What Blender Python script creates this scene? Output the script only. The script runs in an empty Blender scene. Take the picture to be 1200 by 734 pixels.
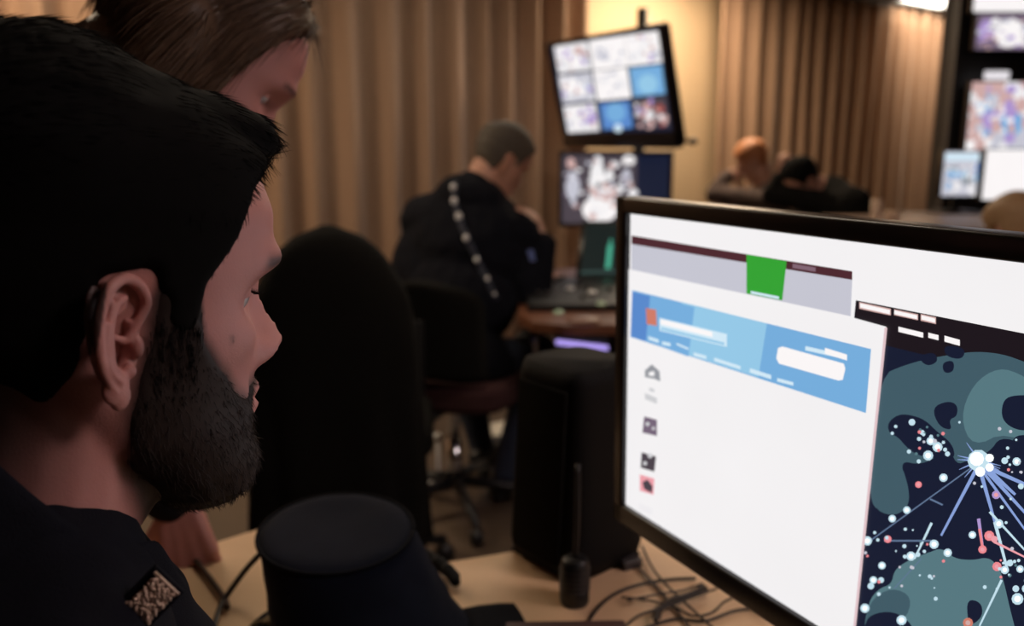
import bpy, bmesh, math, random
from math import sin, cos, pi, radians, sqrt, atan2
from mathutils import Vector as V, Matrix as M4, noise
random.seed(7)

# ------------------------------------------------------------------ camera, world, exposure, room light
PITCH, FOC, CAMH = radians(11.4), 1000.0, 1.28
scn = bpy.context.scene
COL = scn.collection
cd = bpy.data.cameras.new('camera'); cam = bpy.data.objects.new('camera', cd); COL.objects.link(cam)
cam.location = (0, 0, CAMH); cam.rotation_euler = (pi/2 - PITCH, 0, 0)
cd.sensor_fit = 'HORIZONTAL'; cd.sensor_width = 36.0; cd.lens = 36.0 * FOC / 1200.0
cd.clip_start = 0.01
cd.dof.use_dof = True; cd.dof.focus_distance = 0.52; cd.dof.aperture_fstop = 5.0
scn.camera = cam
scn.view_settings.view_transform = 'Standard'; scn.view_settings.look = 'None'
scn.view_settings.gamma = 1; scn.view_settings.use_curve_mapping = False
scn.view_settings.exposure = 0.0
w = bpy.data.worlds.new('world'); scn.world = w; w.use_nodes = True
w.node_tree.nodes['Background'].inputs[0].default_value = (.35, .28, .25, 1)
w.node_tree.nodes['Background'].inputs[1].default_value = 0.05

def area_light(name, loc, target, sx, sy, power, col):
    l = bpy.data.lights.new(name, 'AREA'); l.shape = 'RECTANGLE'; l.size = sx; l.size_y = sy
    l.energy = power; l.color = col
    o = bpy.data.objects.new(name, l); COL.objects.link(o); o.location = loc
    o.rotation_euler = (V(target) - V(loc)).to_track_quat('-Z', 'Y').to_euler()
    return o
WD = V((.796, .605, 0)); WN = V((.605, -.796, 0)); W0 = V((3.08, 7.9, 0))   # back wall: direction, inward normal, a point
def W(s, off=0., z=0.): p = W0 + WD*s + WN*off; return V((p.x, p.y, z))
WARM = (1, .75, .50)
CEIL = 2.5

# ------------------------------------------------------------------ helpers
RV = V((1, 0, 0)); FW = V((0, cos(PITCH), -sin(PITCH))); UP = V((0, sin(PITCH), cos(PITCH))); CP = V((0, 0, CAMH))
def at(x, y, z=None, Y=None, d=None):
    v = RV*((x-600)/FOC) + UP*((367-y)/FOC) + FW
    t = d if d is not None else ((z-CAMH)/v.z if z is not None else Y/v.y)
    return CP + v*t
def sstep(a, b, x):
    t = max(0., min(1., (x-a)/(b-a))) if a != b else float(x > a)
    return t*t*(3-2*t)
def lerp(a, b, t): return a+(b-a)*t
def interp(tab, x):
    if x <= tab[0][0]: return tab[0][1:]
    for i in range(len(tab)-1):
        a, b = tab[i], tab[i+1]
        if x <= b[0]:
            t = (x-a[0])/(b[0]-a[0]); t = lerp(t, t*t*(3-2*t), .35)
            return [lerp(p, q, t) for p, q in zip(a[1:], b[1:])]
    return tab[-1][1:]

def mat(name, col, rough=.6, metal=0., noise_amt=.15, scale=30., bump=0., bscale=200., emit=None, es=1., sss=0., spec=.5, stain=None, sheen=0.):
    m = bpy.data.materials.new(name); m.use_nodes = True; nt = m.node_tree; b = nt.nodes['Principled BSDF']
    c = (*col, 1)
    b.inputs['Roughness'].default_value = rough; b.inputs['Metallic'].default_value = metal
    b.inputs['Specular IOR Level'].default_value = spec
    tc = nt.nodes.new('ShaderNodeTexCoord'); n = nt.nodes.new('ShaderNodeTexNoise'); n.inputs['Scale'].default_value = scale
    n.inputs['Detail'].default_value = 4; nt.links.new(tc.outputs['Object'], n.inputs['Vector'])
    r = nt.nodes.new('ShaderNodeMix'); r.data_type = 'RGBA'
    r.inputs[6].default_value = (*[x*(1-noise_amt) for x in col], 1); r.inputs[7].default_value = (*[min(1, x*(1+noise_amt)) for x in col], 1)
    nt.links.new(n.outputs['Fac'], r.inputs[0]); out = r.outputs[2]
    if stain:
        a = nt.nodes.new('ShaderNodeAttribute'); a.attribute_name = 'stain'
        r2 = nt.nodes.new('ShaderNodeMix'); r2.data_type = 'RGBA'; r2.inputs[7].default_value = (*stain, 1)
        nt.links.new(a.outputs['Fac'], r2.inputs[0]); nt.links.new(out, r2.inputs[6]); out = r2.outputs[2]
    if emit is None: nt.links.new(out, b.inputs['Base Color'])
    else:
        b.inputs['Base Color'].default_value = (.02, .02, .02, 1)
        r.inputs[6].default_value = (*[x*(1-noise_amt) for x in emit], 1); r.inputs[7].default_value = (*[x*(1+noise_amt) for x in emit], 1)
        nt.links.new(out, b.inputs['Emission Color']); b.inputs['Emission Strength'].default_value = es
    if sss: b.inputs['Subsurface Weight'].default_value = sss; b.inputs['Subsurface Radius'].default_value = (.012, .004, .002); b.inputs['Subsurface Scale'].default_value = 1
    if sheen: b.inputs['Sheen Weight'].default_value = sheen
    if bump:
        n2 = nt.nodes.new('ShaderNodeTexNoise'); n2.inputs['Scale'].default_value = bscale; n2.inputs['Detail'].default_value = 3
        nt.links.new(tc.outputs['Object'], n2.inputs['Vector'])
        bp = nt.nodes.new('ShaderNodeBump'); bp.inputs['Strength'].default_value = bump; bp.inputs['Distance'].default_value = .002
        nt.links.new(n2.outputs['Fac'], bp.inputs['Height']); nt.links.new(bp.outputs[0], b.inputs['Normal'])
    return m
def emat(name, col, s=1.): return mat(name, col, emit=col, es=s, noise_amt=0.03, scale=8, rough=.5, spec=.15)
def wood(name, c1, c2, rough=.4, sc=3):
    m = bpy.data.materials.new(name); m.use_nodes = True; nt = m.node_tree; b = nt.nodes['Principled BSDF']
    tc = nt.nodes.new('ShaderNodeTexCoord'); mp = nt.nodes.new('ShaderNodeMapping'); mp.inputs['Scale'].default_value = (1, 9, 9)
    n = nt.nodes.new('ShaderNodeTexNoise'); n.inputs['Scale'].default_value = sc; n.inputs['Detail'].default_value = 6
    r = nt.nodes.new('ShaderNodeMix'); r.data_type = 'RGBA'; r.inputs[6].default_value = (*c1, 1); r.inputs[7].default_value = (*c2, 1)
    nt.links.new(tc.outputs['Object'], mp.inputs[0]); nt.links.new(mp.outputs[0], n.inputs['Vector']); nt.links.new(n.outputs['Fac'], r.inputs[0])
    nt.links.new(r.outputs[2], b.inputs['Base Color']); b.inputs['Roughness'].default_value = rough
    return m

def add_grid(bm, rows, closed_u=False, cap=False, mi=0):
    R = [[bm.verts.new(p) for p in row] for row in rows]
    n = len(rows[0])
    for i in range(len(R)-1):
        for j in range(n if closed_u else n-1):
            k = (j+1) % n
            f = bm.faces.new((R[i][j], R[i][k], R[i+1][k], R[i+1][j])); f.material_index = mi
    if cap:
        bm.faces.new(list(reversed(R[0]))); bm.faces.new(R[-1])
    return R
def frame(d):
    d = d.normalized(); a = V((0, 0, 1)) if abs(d.z) < .9 else V((1, 0, 0))
    u = d.cross(a).normalized(); return u, d.cross(u).normalized()
def capsule(bm, a, b, ra, rb, seg=14, sq=1.0, sqdir=None):
    a = V(a); b = V(b); d = (b-a)
    if d.length < 1e-6: d = V((0, 0, 1e-4)); b = a+d
    dn = d.normalized()
    if sqdir is not None:
        u = V(sqdir); u = (u - dn*u.dot(dn)).normalized(); v = dn.cross(u)
    else: u, v = frame(d)
    rows = []
    for k in range(5):
        t = k/5*pi/2+.02; rows.append((a-dn*ra*cos(t), ra*sin(t)))
    rows += [(a, ra), (lerp(a, b, .5), (ra+rb)/2), (b, rb)]
    for k in range(1, 6):
        t = k/5*pi/2-.02; rows.append((b+dn*rb*sin(t), rb*cos(t)))
    add_grid(bm, [[c+(u*cos(t)*sq+v*sin(t))*r for t in [2*pi*j/seg for j in range(seg)]] for c, r in rows], True, True)
def ell(bm, c, r, rot=None, seg=20, mi=0):
    rot = rot or M4.Identity(3); c = V(c)
    rows = []
    for i in range(13):
        t = -pi/2+.03+(pi-.06)*i/12
        rows.append([c+rot@V((r[0]*cos(t)*cos(q), r[1]*cos(t)*sin(q), r[2]*sin(t))) for q in [2*pi*j/seg for j in range(seg)]])
    add_grid(bm, rows, True, True, mi)
def box(bm, c, s, rot=None, bev=0., mi=0):
    g = bmesh.ops.create_cube(bm, size=1)
    rot = (rot or M4.Identity(3)).to_4x4()
    bmesh.ops.transform(bm, matrix=M4.Translation(V(c)) @ rot @ M4.Diagonal((*s, 1)), verts=g['verts'])
    fs = set(f for v in g['verts'] for f in v.link_faces)
    for f in fs: f.material_index = mi
    if bev:
        es = set(e for v in g['verts'] for e in v.link_edges)
        bmesh.ops.bevel(bm, geom=list(es), offset=bev, segments=3, profile=.5, affect='EDGES')
def tube(bm, pts, r, seg=8, taper=None, mi=0, flat=1.):
    pts = [V(p) for p in pts]; rows = []
    u = None
    for i, p in enumerate(pts):
        d = (pts[min(i+1, len(pts)-1)]-pts[max(i-1, 0)]).normalized()
        if u is None: u, v = frame(d)
        else:
            u = (u-d*u.dot(d)).normalized(); v = d.cross(u)
        rr = r*(taper(i/(len(pts)-1)) if taper else 1)
        rows.append([p+(u*cos(t)+v*sin(t)*flat)*rr for t in [2*pi*j/seg for j in range(seg)]])
    add_grid(bm, rows, True, True, mi)
def smooth_path(pts, n=8):
    pts = [V(p) for p in pts]; P = [pts[0]*2-pts[1]]+pts+[pts[-1]*2-pts[-2]]; out = []
    for i in range(1, len(P)-2):
        for k in range(n):
            t = k/n; a, b, c, d = P[i-1:i+3]
            out.append(.5*((2*b)+(c-a)*t+(2*a-5*b+4*c-d)*t*t+(3*b-3*c+d-a)*t**3))
    out.append(pts[-1]); return out
def prism(bm, poly, z0, z1, mi=0, bev=0):
    lo = [bm.verts.new((x, y, z0)) for x, y in poly]; hi = [bm.verts.new((x, y, z1)) for x, y in poly]
    n = len(poly); fs = [bm.faces.new(list(reversed(lo))), bm.faces.new(hi)]
    for i in range(n): fs.append(bm.faces.new((lo[i], lo[(i+1) % n], hi[(i+1) % n], hi[i])))
    for f in fs: f.material_index = mi
    bmesh.ops.recalc_face_normals(bm, faces=fs)
    if bev:
        es = set(e for f in fs[:2] for e in f.edges)
        bmesh.ops.bevel(bm, geom=list(es), offset=bev, segments=3, profile=.5, affect='EDGES')

XF = {}
def thing(name, label, cat, loc=(0, 0, 0), rz=0, group=None):
    o = bpy.data.objects.new(name, None); o.empty_display_size = .05; COL.objects.link(o)
    o.location = loc; o.rotation_euler = (0, 0, rz); o['label'] = label; o['category'] = cat
    if group: o['group'] = group
    XF[o.name] = M4.Translation(V(loc)) @ M4.Rotation(rz, 4, 'Z')
    return o
def link(name, me, m, parent=None, label=None, smooth=True, world=True):
    """one mesh object; vertices come in world space (world=True) or in the thing's own space"""
    if isinstance(me, bmesh.types.BMesh):
        bm = me; me = bpy.data.meshes.new(name); bm.to_mesh(me); bm.free()
    me.name = name
    if len(me.materials): me.materials.clear()
    for x in (m if isinstance(m, (list, tuple)) else [m]): me.materials.append(x)
    if smooth:
        for p in me.polygons: p.use_smooth = True
    o = bpy.data.objects.new(name, me); COL.objects.link(o)
    if parent:
        o.parent = parent
        T = XF.get(parent.name, M4.Identity(4))
        if world: me.transform(T.inverted())
        XF[o.name] = T
    if label: o['label'] = label
    return o
def one(name, label, cat, bm, m, group=None, smooth=False):
    """a thing that is one mesh; origin moved to its base"""
    me = bpy.data.meshes.new(name); bm.to_mesh(me); bm.free()
    n = len(me.vertices); c = sum((v.co for v in me.vertices), V())/n; c.z = min(v.co.z for v in me.vertices)
    me.transform(M4.Translation(-c))
    o = link(name, me, m, smooth=smooth); o.location = c; XF[o.name] = M4.Translation(c)
    o['label'] = label; o['category'] = cat
    if group: o['group'] = group
    return o
def struct(name, bm, m, smooth=False):
    o = link(name, bm, m, smooth=smooth); o['kind'] = 'structure'; return o
def remesh(bm, vox, it=2, fac=.5):
    me = bpy.data.meshes.new('tmp'); bmesh.ops.recalc_face_normals(bm, faces=bm.faces); bm.to_mesh(me); bm.free()
    o = bpy.data.objects.new('tmp', me); COL.objects.link(o)
    r = o.modifiers.new('r', 'REMESH'); r.mode = 'VOXEL'; r.voxel_size = vox; r.use_smooth_shade = True
    if it: s = o.modifiers.new('s', 'SMOOTH'); s.iterations = it; s.factor = fac
    dg = bpy.context.evaluated_depsgraph_get(); dg.update()
    out = bpy.data.meshes.new_from_object(o.evaluated_get(dg))
    bpy.data.objects.remove(o); bpy.data.meshes.remove(me)
    return out
def me2bm(me):
    bm = bmesh.new(); bm.from_mesh(me); return bm
def wrinkle(me, amp, sc, seed=0):
    ns = [v.normal.copy() for v in me.vertices]; co = []
    for v, n in zip(me.vertices, ns):
        p = v.co*sc+V((seed, seed*2, 0)); co += list(v.co+n*amp*(noise.noise(p)+.5*noise.noise(p*2.3)))
    me.vertices.foreach_set('co', co); me.update()
def rotz(a): return M4.Rotation(a, 3, 'Z')

# ------------------------------------------------------------------ materials
m_wall = mat('cream_wall_paint', (.62, .47, .30), .8, scale=3, noise_amt=.06)
m_dark_wall = mat('brown_wall_paint', (.10, .07, .05), .8, scale=3)
m_ceil = mat('ceiling_paint', (.5, .42, .32), .9, scale=3, noise_amt=.05)
m_floor = mat('brown_floor', (.095, .065, .043), .6, scale=4, noise_amt=.2)
m_curt = mat('taupe_curtain_cloth', (.35, .215, .135), .8, scale=60, noise_amt=.12, bump=.3, bscale=900, sheen=.2)
m_black = mat('black_plastic', (.010, .010, .011), .45, noise_amt=.2)
m_mblack = mat('matt_black_casing', (.006, .006, .0065), .75, noise_amt=.2, spec=.15)
m_bezel = mat('black_glossy_bezel', (.012, .009, .010), .3, noise_amt=.1)
m_blackfab = mat('black_fabric', (.0075, .0070, .0062), .95, noise_amt=.3, scale=80, bump=.4, bscale=700, spec=.1)
m_navy = mat('dark_navy_uniform', (.0045, .005, .009), .92, noise_amt=.25, scale=60, bump=.4, bscale=900, spec=.15)
m_cap = mat('navy_cap_cloth', (.0085, .0105, .023), .9, noise_amt=.2, scale=60, bump=.5, bscale=1200, spec=.2)
m_skin = mat('skin', (.50, .225, .20), .5, noise_amt=.07, scale=60, bump=.12, bscale=900, sss=.12, stain=(.0055, .0045, .0045))
m_skin2 = mat('skin_warm', (.50, .26, .18), .55, noise_amt=.07, scale=60, sss=.1, stain=(.03, .02, .015))
m_hair = mat('near_black_hair', (.0045, .0042, .0042), .85, noise_amt=.3, scale=200, spec=.08)
m_beard = mat('dark_brown_beard', (.025, .0165, .0145), .6, noise_amt=.4, scale=150, spec=.25)
m_blond = mat('dark_blond_hair', (.105, .060, .034), .5, noise_amt=.4, scale=120, spec=.4)
m_grey = mat('grey_brown_hair', (.065, .05, .036), .7, noise_amt=.4, scale=150)
m_auburn = mat('auburn_hair', (.42, .16, .06), .55, noise_amt=.35, scale=90)
m_tanhair = mat('light_brown_hair', (.30, .18, .09), .6, noise_amt=.3, scale=90)
m_jeans = mat('blue_trousers', (.02, .028, .05), .9, noise_amt=.25, scale=50)
m_desk = wood('beech_worktop', (.60, .38, .21), (.70, .48, .30), .5)
m_desk2 = wood('red_brown_wood', (.12, .045, .022), (.17, .065, .03), .4)
m_chrome = mat('chrome', (.75, .77, .8), .18, 1., noise_amt=.03)
m_white = mat('white_plastic', (.75, .75, .74), .4, noise_amt=.04)
m_cream = mat('cream_matt', (.75, .70, .60), .8, noise_amt=.04)
m_gold = mat('gold_embroidery', (.20, .135, .05), .5, .3, noise_amt=.5, scale=400, bump=.6, bscale=600)
m_silver = mat('silver_embroidery', (.62, .46, .36), .45, .3, noise_amt=.35, scale=500, bump=.6, bscale=600)
m_cable = mat('black_cable_sheath', (.018, .011, .010), .5, noise_amt=.1)
m_cord = mat('dark_red_brown_cord', (.05, .022, .012), .7, noise_amt=.2, scale=300)
m_greyp = mat('dark_grey_plastic', (.045, .040, .042), .5, noise_amt=.1)
m_lamp = emat('lamp_diffuser', (1, .93, .80), 6.)
m_red = mat('dark_red_seat_fabric', (.035, .008, .008), .9, noise_amt=.2)

# ------------------------------------------------------------------ room shell
RX, LX = 1.8, -9.3           # extents of the back wall
pA, pB = W(LX), W(RX)
pC = pB + V((.62, -.78, 0))*7.0; pD = V((pC.x, -2.2, 0)); pE = V((pA.x-.6, -2.2, 0))
foot = [(p.x, p.y) for p in (pA, pB, pC, pD, pE)]
bm = bmesh.new(); prism(bm, foot, -.08, 0); struct('floor', bm, m_floor)
bm = bmesh.new(); prism(bm, foot, CEIL, CEIL+.08); struct('ceiling', bm, m_ceil)
def wall(name, a, b, m, t=.1):
    bm = bmesh.new(); d = (b-a).normalized(); n = V((-d.y, d.x, 0))
    prism(bm, [(a.x, a.y), (b.x, b.y), (b.x+n.x*t, b.y+n.y*t), (a.x+n.x*t, a.y+n.y*t)], -.08, CEIL+.08); struct(name, bm, m)
wall('wall_back', pA, pB, m_wall); 
wall('wall_right', pB, pC, m_wall); wall('wall_side', pC, pD, m_dark_wall)
wall('wall_front', pD, pE, m_dark_wall); wall('wall_left', pE, pA, m_dark_wall)
bm = bmesh.new(); a = W(-9.2, .008); b = W(1.75, .008)
box(bm, (a+b)/2+V((0, 0, .05)), ((b-a).length, .014, .1), rotz(atan2(WD.y, WD.x)), .003); struct('baseboard_back', bm, m_white)
# column at the far right corner of the curtains
bm = bmesh.new(); box(bm, W(1.62, .22, CEIL/2), (.14, .3, CEIL), rotz(atan2(WD.y, WD.x)), .006)
struct('trim_1', bm, mat('taupe_column_paint', (.30, .22, .15), .7, scale=4))

# ------------------------------------------------------------------ curtains
def curtain(s0, s1, label, seed, wl):
    rnd = random.Random(seed)
    t = thing('curtain', label, 'curtain', W((s0+s1)/2, .15, 0), 0)
    rows = []; L = s1-s0; n = int(L/wl)*14; ph = 0; P = []
    for i in range(n+1):
        s = s0+L*i/n
        ph += 2*pi/14*(1+.45*noise.noise(V((s*2.3, seed, 0))))
        P.append((s, ph, .6+.5*noise.noise(V((s*3.1, seed+5, 1)))))
    for k in range(15):
        z = .03+(CEIL-.10)*k/14; row = []
        for s, ph, am in P:
            a = .095*am*(1.1-.25*k/14)
            o = .19+a*sin(ph)+.018*noise.noise(V((s*7, z*.9, seed)))+.01*sin(ph*2+1)
            ss = s+.012*cos(ph)*1.2+.012*noise.noise(V((s*5, z*.8, seed+9)))
            q = W(ss, o, z); row.append(q)
        rows.append(row)
    bm = bmesh.new(); add_grid(bm, rows)
    o = link('cloth', bm, m_curt, t); md = o.modifiers.new('t', 'SOLIDIFY'); md.thickness = .003
    bm = bmesh.new(); tube(bm, [W(s0-.03, .19, CEIL-.055), W(s1+.03, .19, CEIL-.055)], .014); link('rail', bm, m_greyp, t)
    for s in (s0+.1, (s0+s1)/2, s1-.1): 
        bm = bmesh.new(); box(bm, W(s, .19, CEIL-.022), (.02, .02, .045)); link('rail_bracket', bm, m_greyp, t)
curtain(-8.9, -3.42, 'long pleated taupe curtain behind the standing woman and the strapped man', 3, .21)
curtain(-2.16, 1.5, 'pleated taupe curtain on the right, behind the bent figures', 11, .20)

# ------------------------------------------------------------------ ceiling lights
def ceil_light(s0, s1, o0, o1, label, power, group=None, cen=None, lc=WARM):
    if cen is None: c = W((s0+s1)/2, (o0+o1)/2, CEIL); lx, ly = s1-s0, o1-o0
    else: c = V((*cen, CEIL)); lx, ly = s1, o1
    rz = atan2(WD.y, WD.x) if cen is None else 0
    t = thing('ceiling_light', label, 'ceiling light', c-V((0, 0, .03)), rz, group)
    bm = bmesh.new()
    for a, b, sx, sy in ((0, ly/2, lx, .02), (0, -ly/2, lx, .02), (lx/2, 0, .02, ly), (-lx/2, 0, .02, ly)):
        box(bm, (a, b, .012), (sx+.02, sy, .034), None, .002)
    link('frame', bm, m_white, t, world=False)
    bm = bmesh.new(); box(bm, (0, 0, .012), (lx-.02, ly-.02, .012), None, .002); link('diffuser', bm, m_lamp, t, world=False)
    if power:
        l = area_light('ceiling_lamp_glow', c-V((0, 0, .05)), c-V((0, 0, 1)), lx*.95, ly*.95, power, lc); l.rotation_euler = (0, 0, rz)
for s0, lab in ((.93, 'ceiling light panel at the right end of the curtain top'), (.08, 'ceiling light panel left of the end one, above the right curtain')):
    ceil_light(s0, s0+.78, .24, .92, lab, 10)
ceil_light(0, .9, 0, .4, 'added unseen ceiling light panel above the far side of the strapped man and his desk', 1.2, None, (.0, 4.0))  # unseen panel, added to brighten the floor around the strapped man
for s0, o0, pw, lab in ((-3.3, .45, 40, 'added unseen ceiling light panel above the cream wall section and the television'), (-7.5, .75, 32, 'added unseen ceiling light panel above the curtain left of the strapped man')):  # both panels unseen, added to light the cream wall and the left curtain folds
    ceil_light(s0, s0+1.0, o0, o0+.4, lab, pw)
ceil_light(0, .9, 0, .3, 'added unseen ceiling light panel over the far edge of the front worktop', 4, None, (.05, 1.75))  # added panel out of view, throws warm light on the worktop
ceil_light(0, 1.0, 0, .6, 'added unseen ceiling light panel above the right of the front worktop', 24, None, (1.9, .25), (1, .72, .72))  # unseen pink-tinted panel, added to light the front man's cheek

# ------------------------------------------------------------------ heads and bodies
HEAD = [(-.120, .006, .070, .050), (-.115, .020, .081, .040), (-.105, .033, .088, .028), (-.085, .046, .0885, .002), (-.06, .0565, .088, -.035), (-.035, .063, .0875, -.062),
        (0, .0685, .086, -.086), (.03, .0725, .095, -.097), (.06, .0745, .096, -.098), (.085, .071, .087, -.089), (.105, .060, .062, -.070), (.120, .042, .042, -.045), (.130, .020, .018, -.022), (.133, .004, .004, -.006)]
def gs(x, s): return math.exp(-(x/s)**2)
def head_pt(z, a, face=1.):
    w_, yf, yb = interp(HEAD, z); yc = lerp(.0, (yf+yb)/2, sstep(-.02, -.09, z))
    ca, sa = cos(a), sin(a)
    ef = 2.35 if ca < 0 else 2.35+.3*sstep(-.06, .0, z)*sstep(.1, .05, z); x = w_*math.copysign(abs(sa)**(2/ef), sa)
    y = yc+((yf-yc)*abs(ca)**(2/ef) if ca > 0 else -(yc-yb)*abs(ca)**(2/2.1))
    if ca > 0 and face:
        # narrower face than skull
        x *= 1-.10*sstep(.03, .08, y)*sstep(.1, .03, z)
        f = 0
        nz = interp([(-.038, 0), (-.031, .014), (-.021, .0265), (-.012, .0235), (0, .0155), (.012, .0075), (.022, .003), (.035, .0)], z)[0]
        f += nz*gs(x, lerp(.013, .0065, sstep(-.03, .0, z)))
        f += .009*gs(abs(x)-.0115, .006)*gs(z+.027, .008)
        f += .0085*gs(abs(x)-.030, .022)*gs(z-.034, .009) + .002*gs(x, .02)*gs(z-.03, .01)
        f -= .0145*gs(abs(x)-.031, .0155)*gs(z-.013, .012)
        f += .004*gs(abs(x)-.033, .012)*gs(z-.015, .007)
        f += .005*gs(abs(x)-.045, .016)*gs(z+.010, .014)
        f -= .004*gs(abs(x)-.045, .014)*gs(z+.045, .016)
        f += .0095*gs(x, .022)*gs(z+.0475, .0045)+.009*gs(x, .019)*gs(z+.0595, .005)-.003*gs(x, .026)*gs(z+.0535, .002)
        f -= .004*gs(x, .025)*gs(z+.071, .006)
        f += .006*gs(x, .018)*gs(z+.092, .013)
        y += f*face
    return V((x, y, z))
def head_bm(bm, T, off=None, nz=110, na=128, face=1.):
    rows = []
    for i in range(nz+1):
        z = -.1195+.252*(.5-.5*cos(pi*i/nz))
        row = []
        for j in range(na):
            a = 2*pi*j/na; p = head_pt(z, a, face)
            if off: 
                n = V((p.x/.0055, p.y/.0088, (p.z-.01)/.0125)); n.normalize()
                p = p+n*off(p)
            row.append(T@p)
        rows.append(row)
    add_grid(bm, rows, True, True)
def ear_bm(bm, T, side=1, s=1.0):
    e = bmesh.new(); mm = .001*s
    tilt = M4.Rotation(radians(28), 3, 'Z')
    def q(u, v, w_): # u forward, v up, w outward
        p = tilt@V((w_*mm, u*mm, v*mm)); return p
    Hx = smooth_path([q(3, 0, 1), q(8, 9, 3), q(12, 20, 5.5), q(6, 30, 6.5), (q(-4, 34, 7)), q(-14, 29, 8), q(-20, 16, 8.5), q(-20, 1, 8), q(-15, -13, 6), q(-8, -24, 5)], 6)
    tube(e, Hx, .0031*s, 10, lambda t: .75+.35*sin(pi*min(1, t*1.1)))
    tube(e, smooth_path([q(2, 24, 2), q(-7, 19, 3.5), q(-11.5, 9, 5), q(-12, -2, 5.5), q(-9, -12, 5), q(-2, -17, 4)], 6), .0029*s, 10, lambda t: .8+.3*sin(pi*t))
    tube(e, smooth_path([q(-7, 18, 3), q(-11, 24, 3.5), q(-12, 27, 4)], 4), .0026*s, 8)
    for a in ((q(-6, -22, 3.5), (.0036, .0085, .0095)), (q(-3, -27, 3), (.0035, .0065, .008)), (q(8, -3, 3), (.004, .0035, .0065)), (q(3, -15, 3), (.0035, .004, .004))):
        ell(e, a[0], [x*s for x in a[1]], tilt)
    # back plate
    ell(e, q(-13.5, 6, 1.0), (.0024*s, .0080*s, .026*s), tilt@M4.Rotation(radians(8), 3, 'X'))
    ell(e, q(-3, 24, -.5), (.0022*s, .0110*s, .011*s), tilt)
    tube(e, smooth_path([q(-12, 14, 3), q(-12.5, 2, 2), q(-10, -10, 2), q(-3, -17, 1.5)], 5), .0035*s, 10, None, 0, 2.2)
    tube(e, smooth_path([q(3, 0, 1), q(-3, 3, -1), q(-8, 6, -1)], 4), .0022*s, 8)
    tube(e, smooth_path([q(8, 12, 0), q(9, 2, -3), q(7, -12, -3), q(0, -22, -2)], 5), .005*s, 10)
    me = remesh(e, .0010, 3)
    for v in me.vertices:
        if side < 0: v.co.x *= -1
        v.co = T@(v.co+V((side*.0725, -.004, -.002)))
    bm.from_mesh(me); bpy.data.meshes.remove(me)

FING = [(.95, .040, .026, .021), (1., .044, .029, .022), (.97, .041, .027, .022), (.86, .033, .020, .019)]
def hand(bm, wrist, d, n, side, curl=(.3, .3, .35, .4), thumb=.5, s=1.):
    """wrist point, finger direction, back-of-hand normal, side=+1 right hand"""
    d = V(d).normalized(); n = V(n); n = (n-d*n.dot(d)).normalized(); x = d.cross(n)*side*-1   # x: towards the little finger? flipped below
    x = n.cross(d)*side  # towards the thumb
    wrist = V(wrist)
    for i in range(4):
        o = (1.5-i)*.0195*s
        k0 = wrist+d*.012*s+x*o*.55; k1 = wrist+d*(.088-.004*abs(i-1))*s+x*o+n*.002*s
        capsule(bm, k0, k1, .0145*s, .0115*s, 10)
        f = FING[i]; p = k1; ang = 0; dirv = d+x*(1.5-i)*.05
        for j in range(3):
            ang += curl[i]*(1.0 if j else .8)
            v = dirv*cos(ang)-n*sin(ang); q = p+v.normalized()*f[j+1]*s
            capsule(bm, p, q, (.0098-.0012*j)*s*f[0], (.0090-.0013*j)*s*f[0], 10); p = q
    b = wrist+d*.02*s+x*.018*s; v = (d*.6+x*.75-n*thumb*.5).normalized()
    p1 = b+v*.045*s; capsule(bm, b, p1, .015*s, .0115*s, 10)
    v2 = (v+d*.45-n*thumb*.3).normalized(); p2 = p1+v2*.032*s; capsule(bm, p1, p2, .0108*s, .0095*s, 10)
    v3 = (v2+d*.2-x*.15*thumb).normalized(); capsule(bm, p2, p2+v3*.026*s, .0095*s, .0075*s, 10)

def torso(bm, J, g, legs=False):
    """torso and upper limbs as overlapping tapered volumes; g = how far cloth stands off"""
    sd = (J['shR']-J['shL']).normalized(); up = (J['neck']-J['pelvis']).normalized(); f = up.cross(sd)
    R3 = M4((sd, f, up)).transposed()
    k = J.get('w', 1.)
    mid = lerp(J['pelvis'], J['neck'], .68); ell(bm, mid, (.165*k+g, .112*k+g, .175+g), R3)
    ell(bm, lerp(J['pelvis'], J['neck'], .38), (.15*k+g, .112*k+g, .16+g), R3)
    ell(bm, J['pelvis'], (.165*k+g, .125*k+g, .13+g), R3)
    capsule(bm, J['shL'], J['shR'], .066*k+g, .066*k+g)
    for c_, r_ in J.get('hump', ()): ell(bm, c_, [q+g for q in r_], R3)
    for s in 'LR':
        capsule(bm, J['neck']+up*.0, J['sh'+s], .056*k+g*.6, .052*k+g)
        capsule(bm, lerp(J['sh'+s], J['neck'], .25)-up*.06, mid-up*.05, .075*k+g, .09*k+g)
def arms(bm, J, g, cut=1.):
    for s in 'LR':
        if 'el'+s not in J: continue
        capsule(bm, J['sh'+s], J['el'+s], .056+g, .042+g)
        e = lerp(J['el'+s], J['wr'+s], cut)
        capsule(bm, J['el'+s], e, .043+g, lerp(.043, .028, cut)+g*(1.1 if cut < 1 else 1))
def legs(bm, J, g, cut=1.):
    for s in 'LR':
        if 'kn'+s not in J: continue
        capsule(bm, J['hp'+s], J['kn'+s], .085+g, .058+g)
        e = lerp(J['kn'+s], J['an'+s], cut)
        capsule(bm, J['kn'+s], e, .056+g, .038+g)
def feet(bm, J, g):
    for s in 'LR':
        if 'kn'+s not in J: continue
        a = J['an'+s]; d = J['toe'+s]; d = V(d).normalized()
        capsule(bm, V((a.x, a.y, .048))-d*.04, V((a.x, a.y, .04))+d*.15, .038+g, .032+g, 14)
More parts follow.
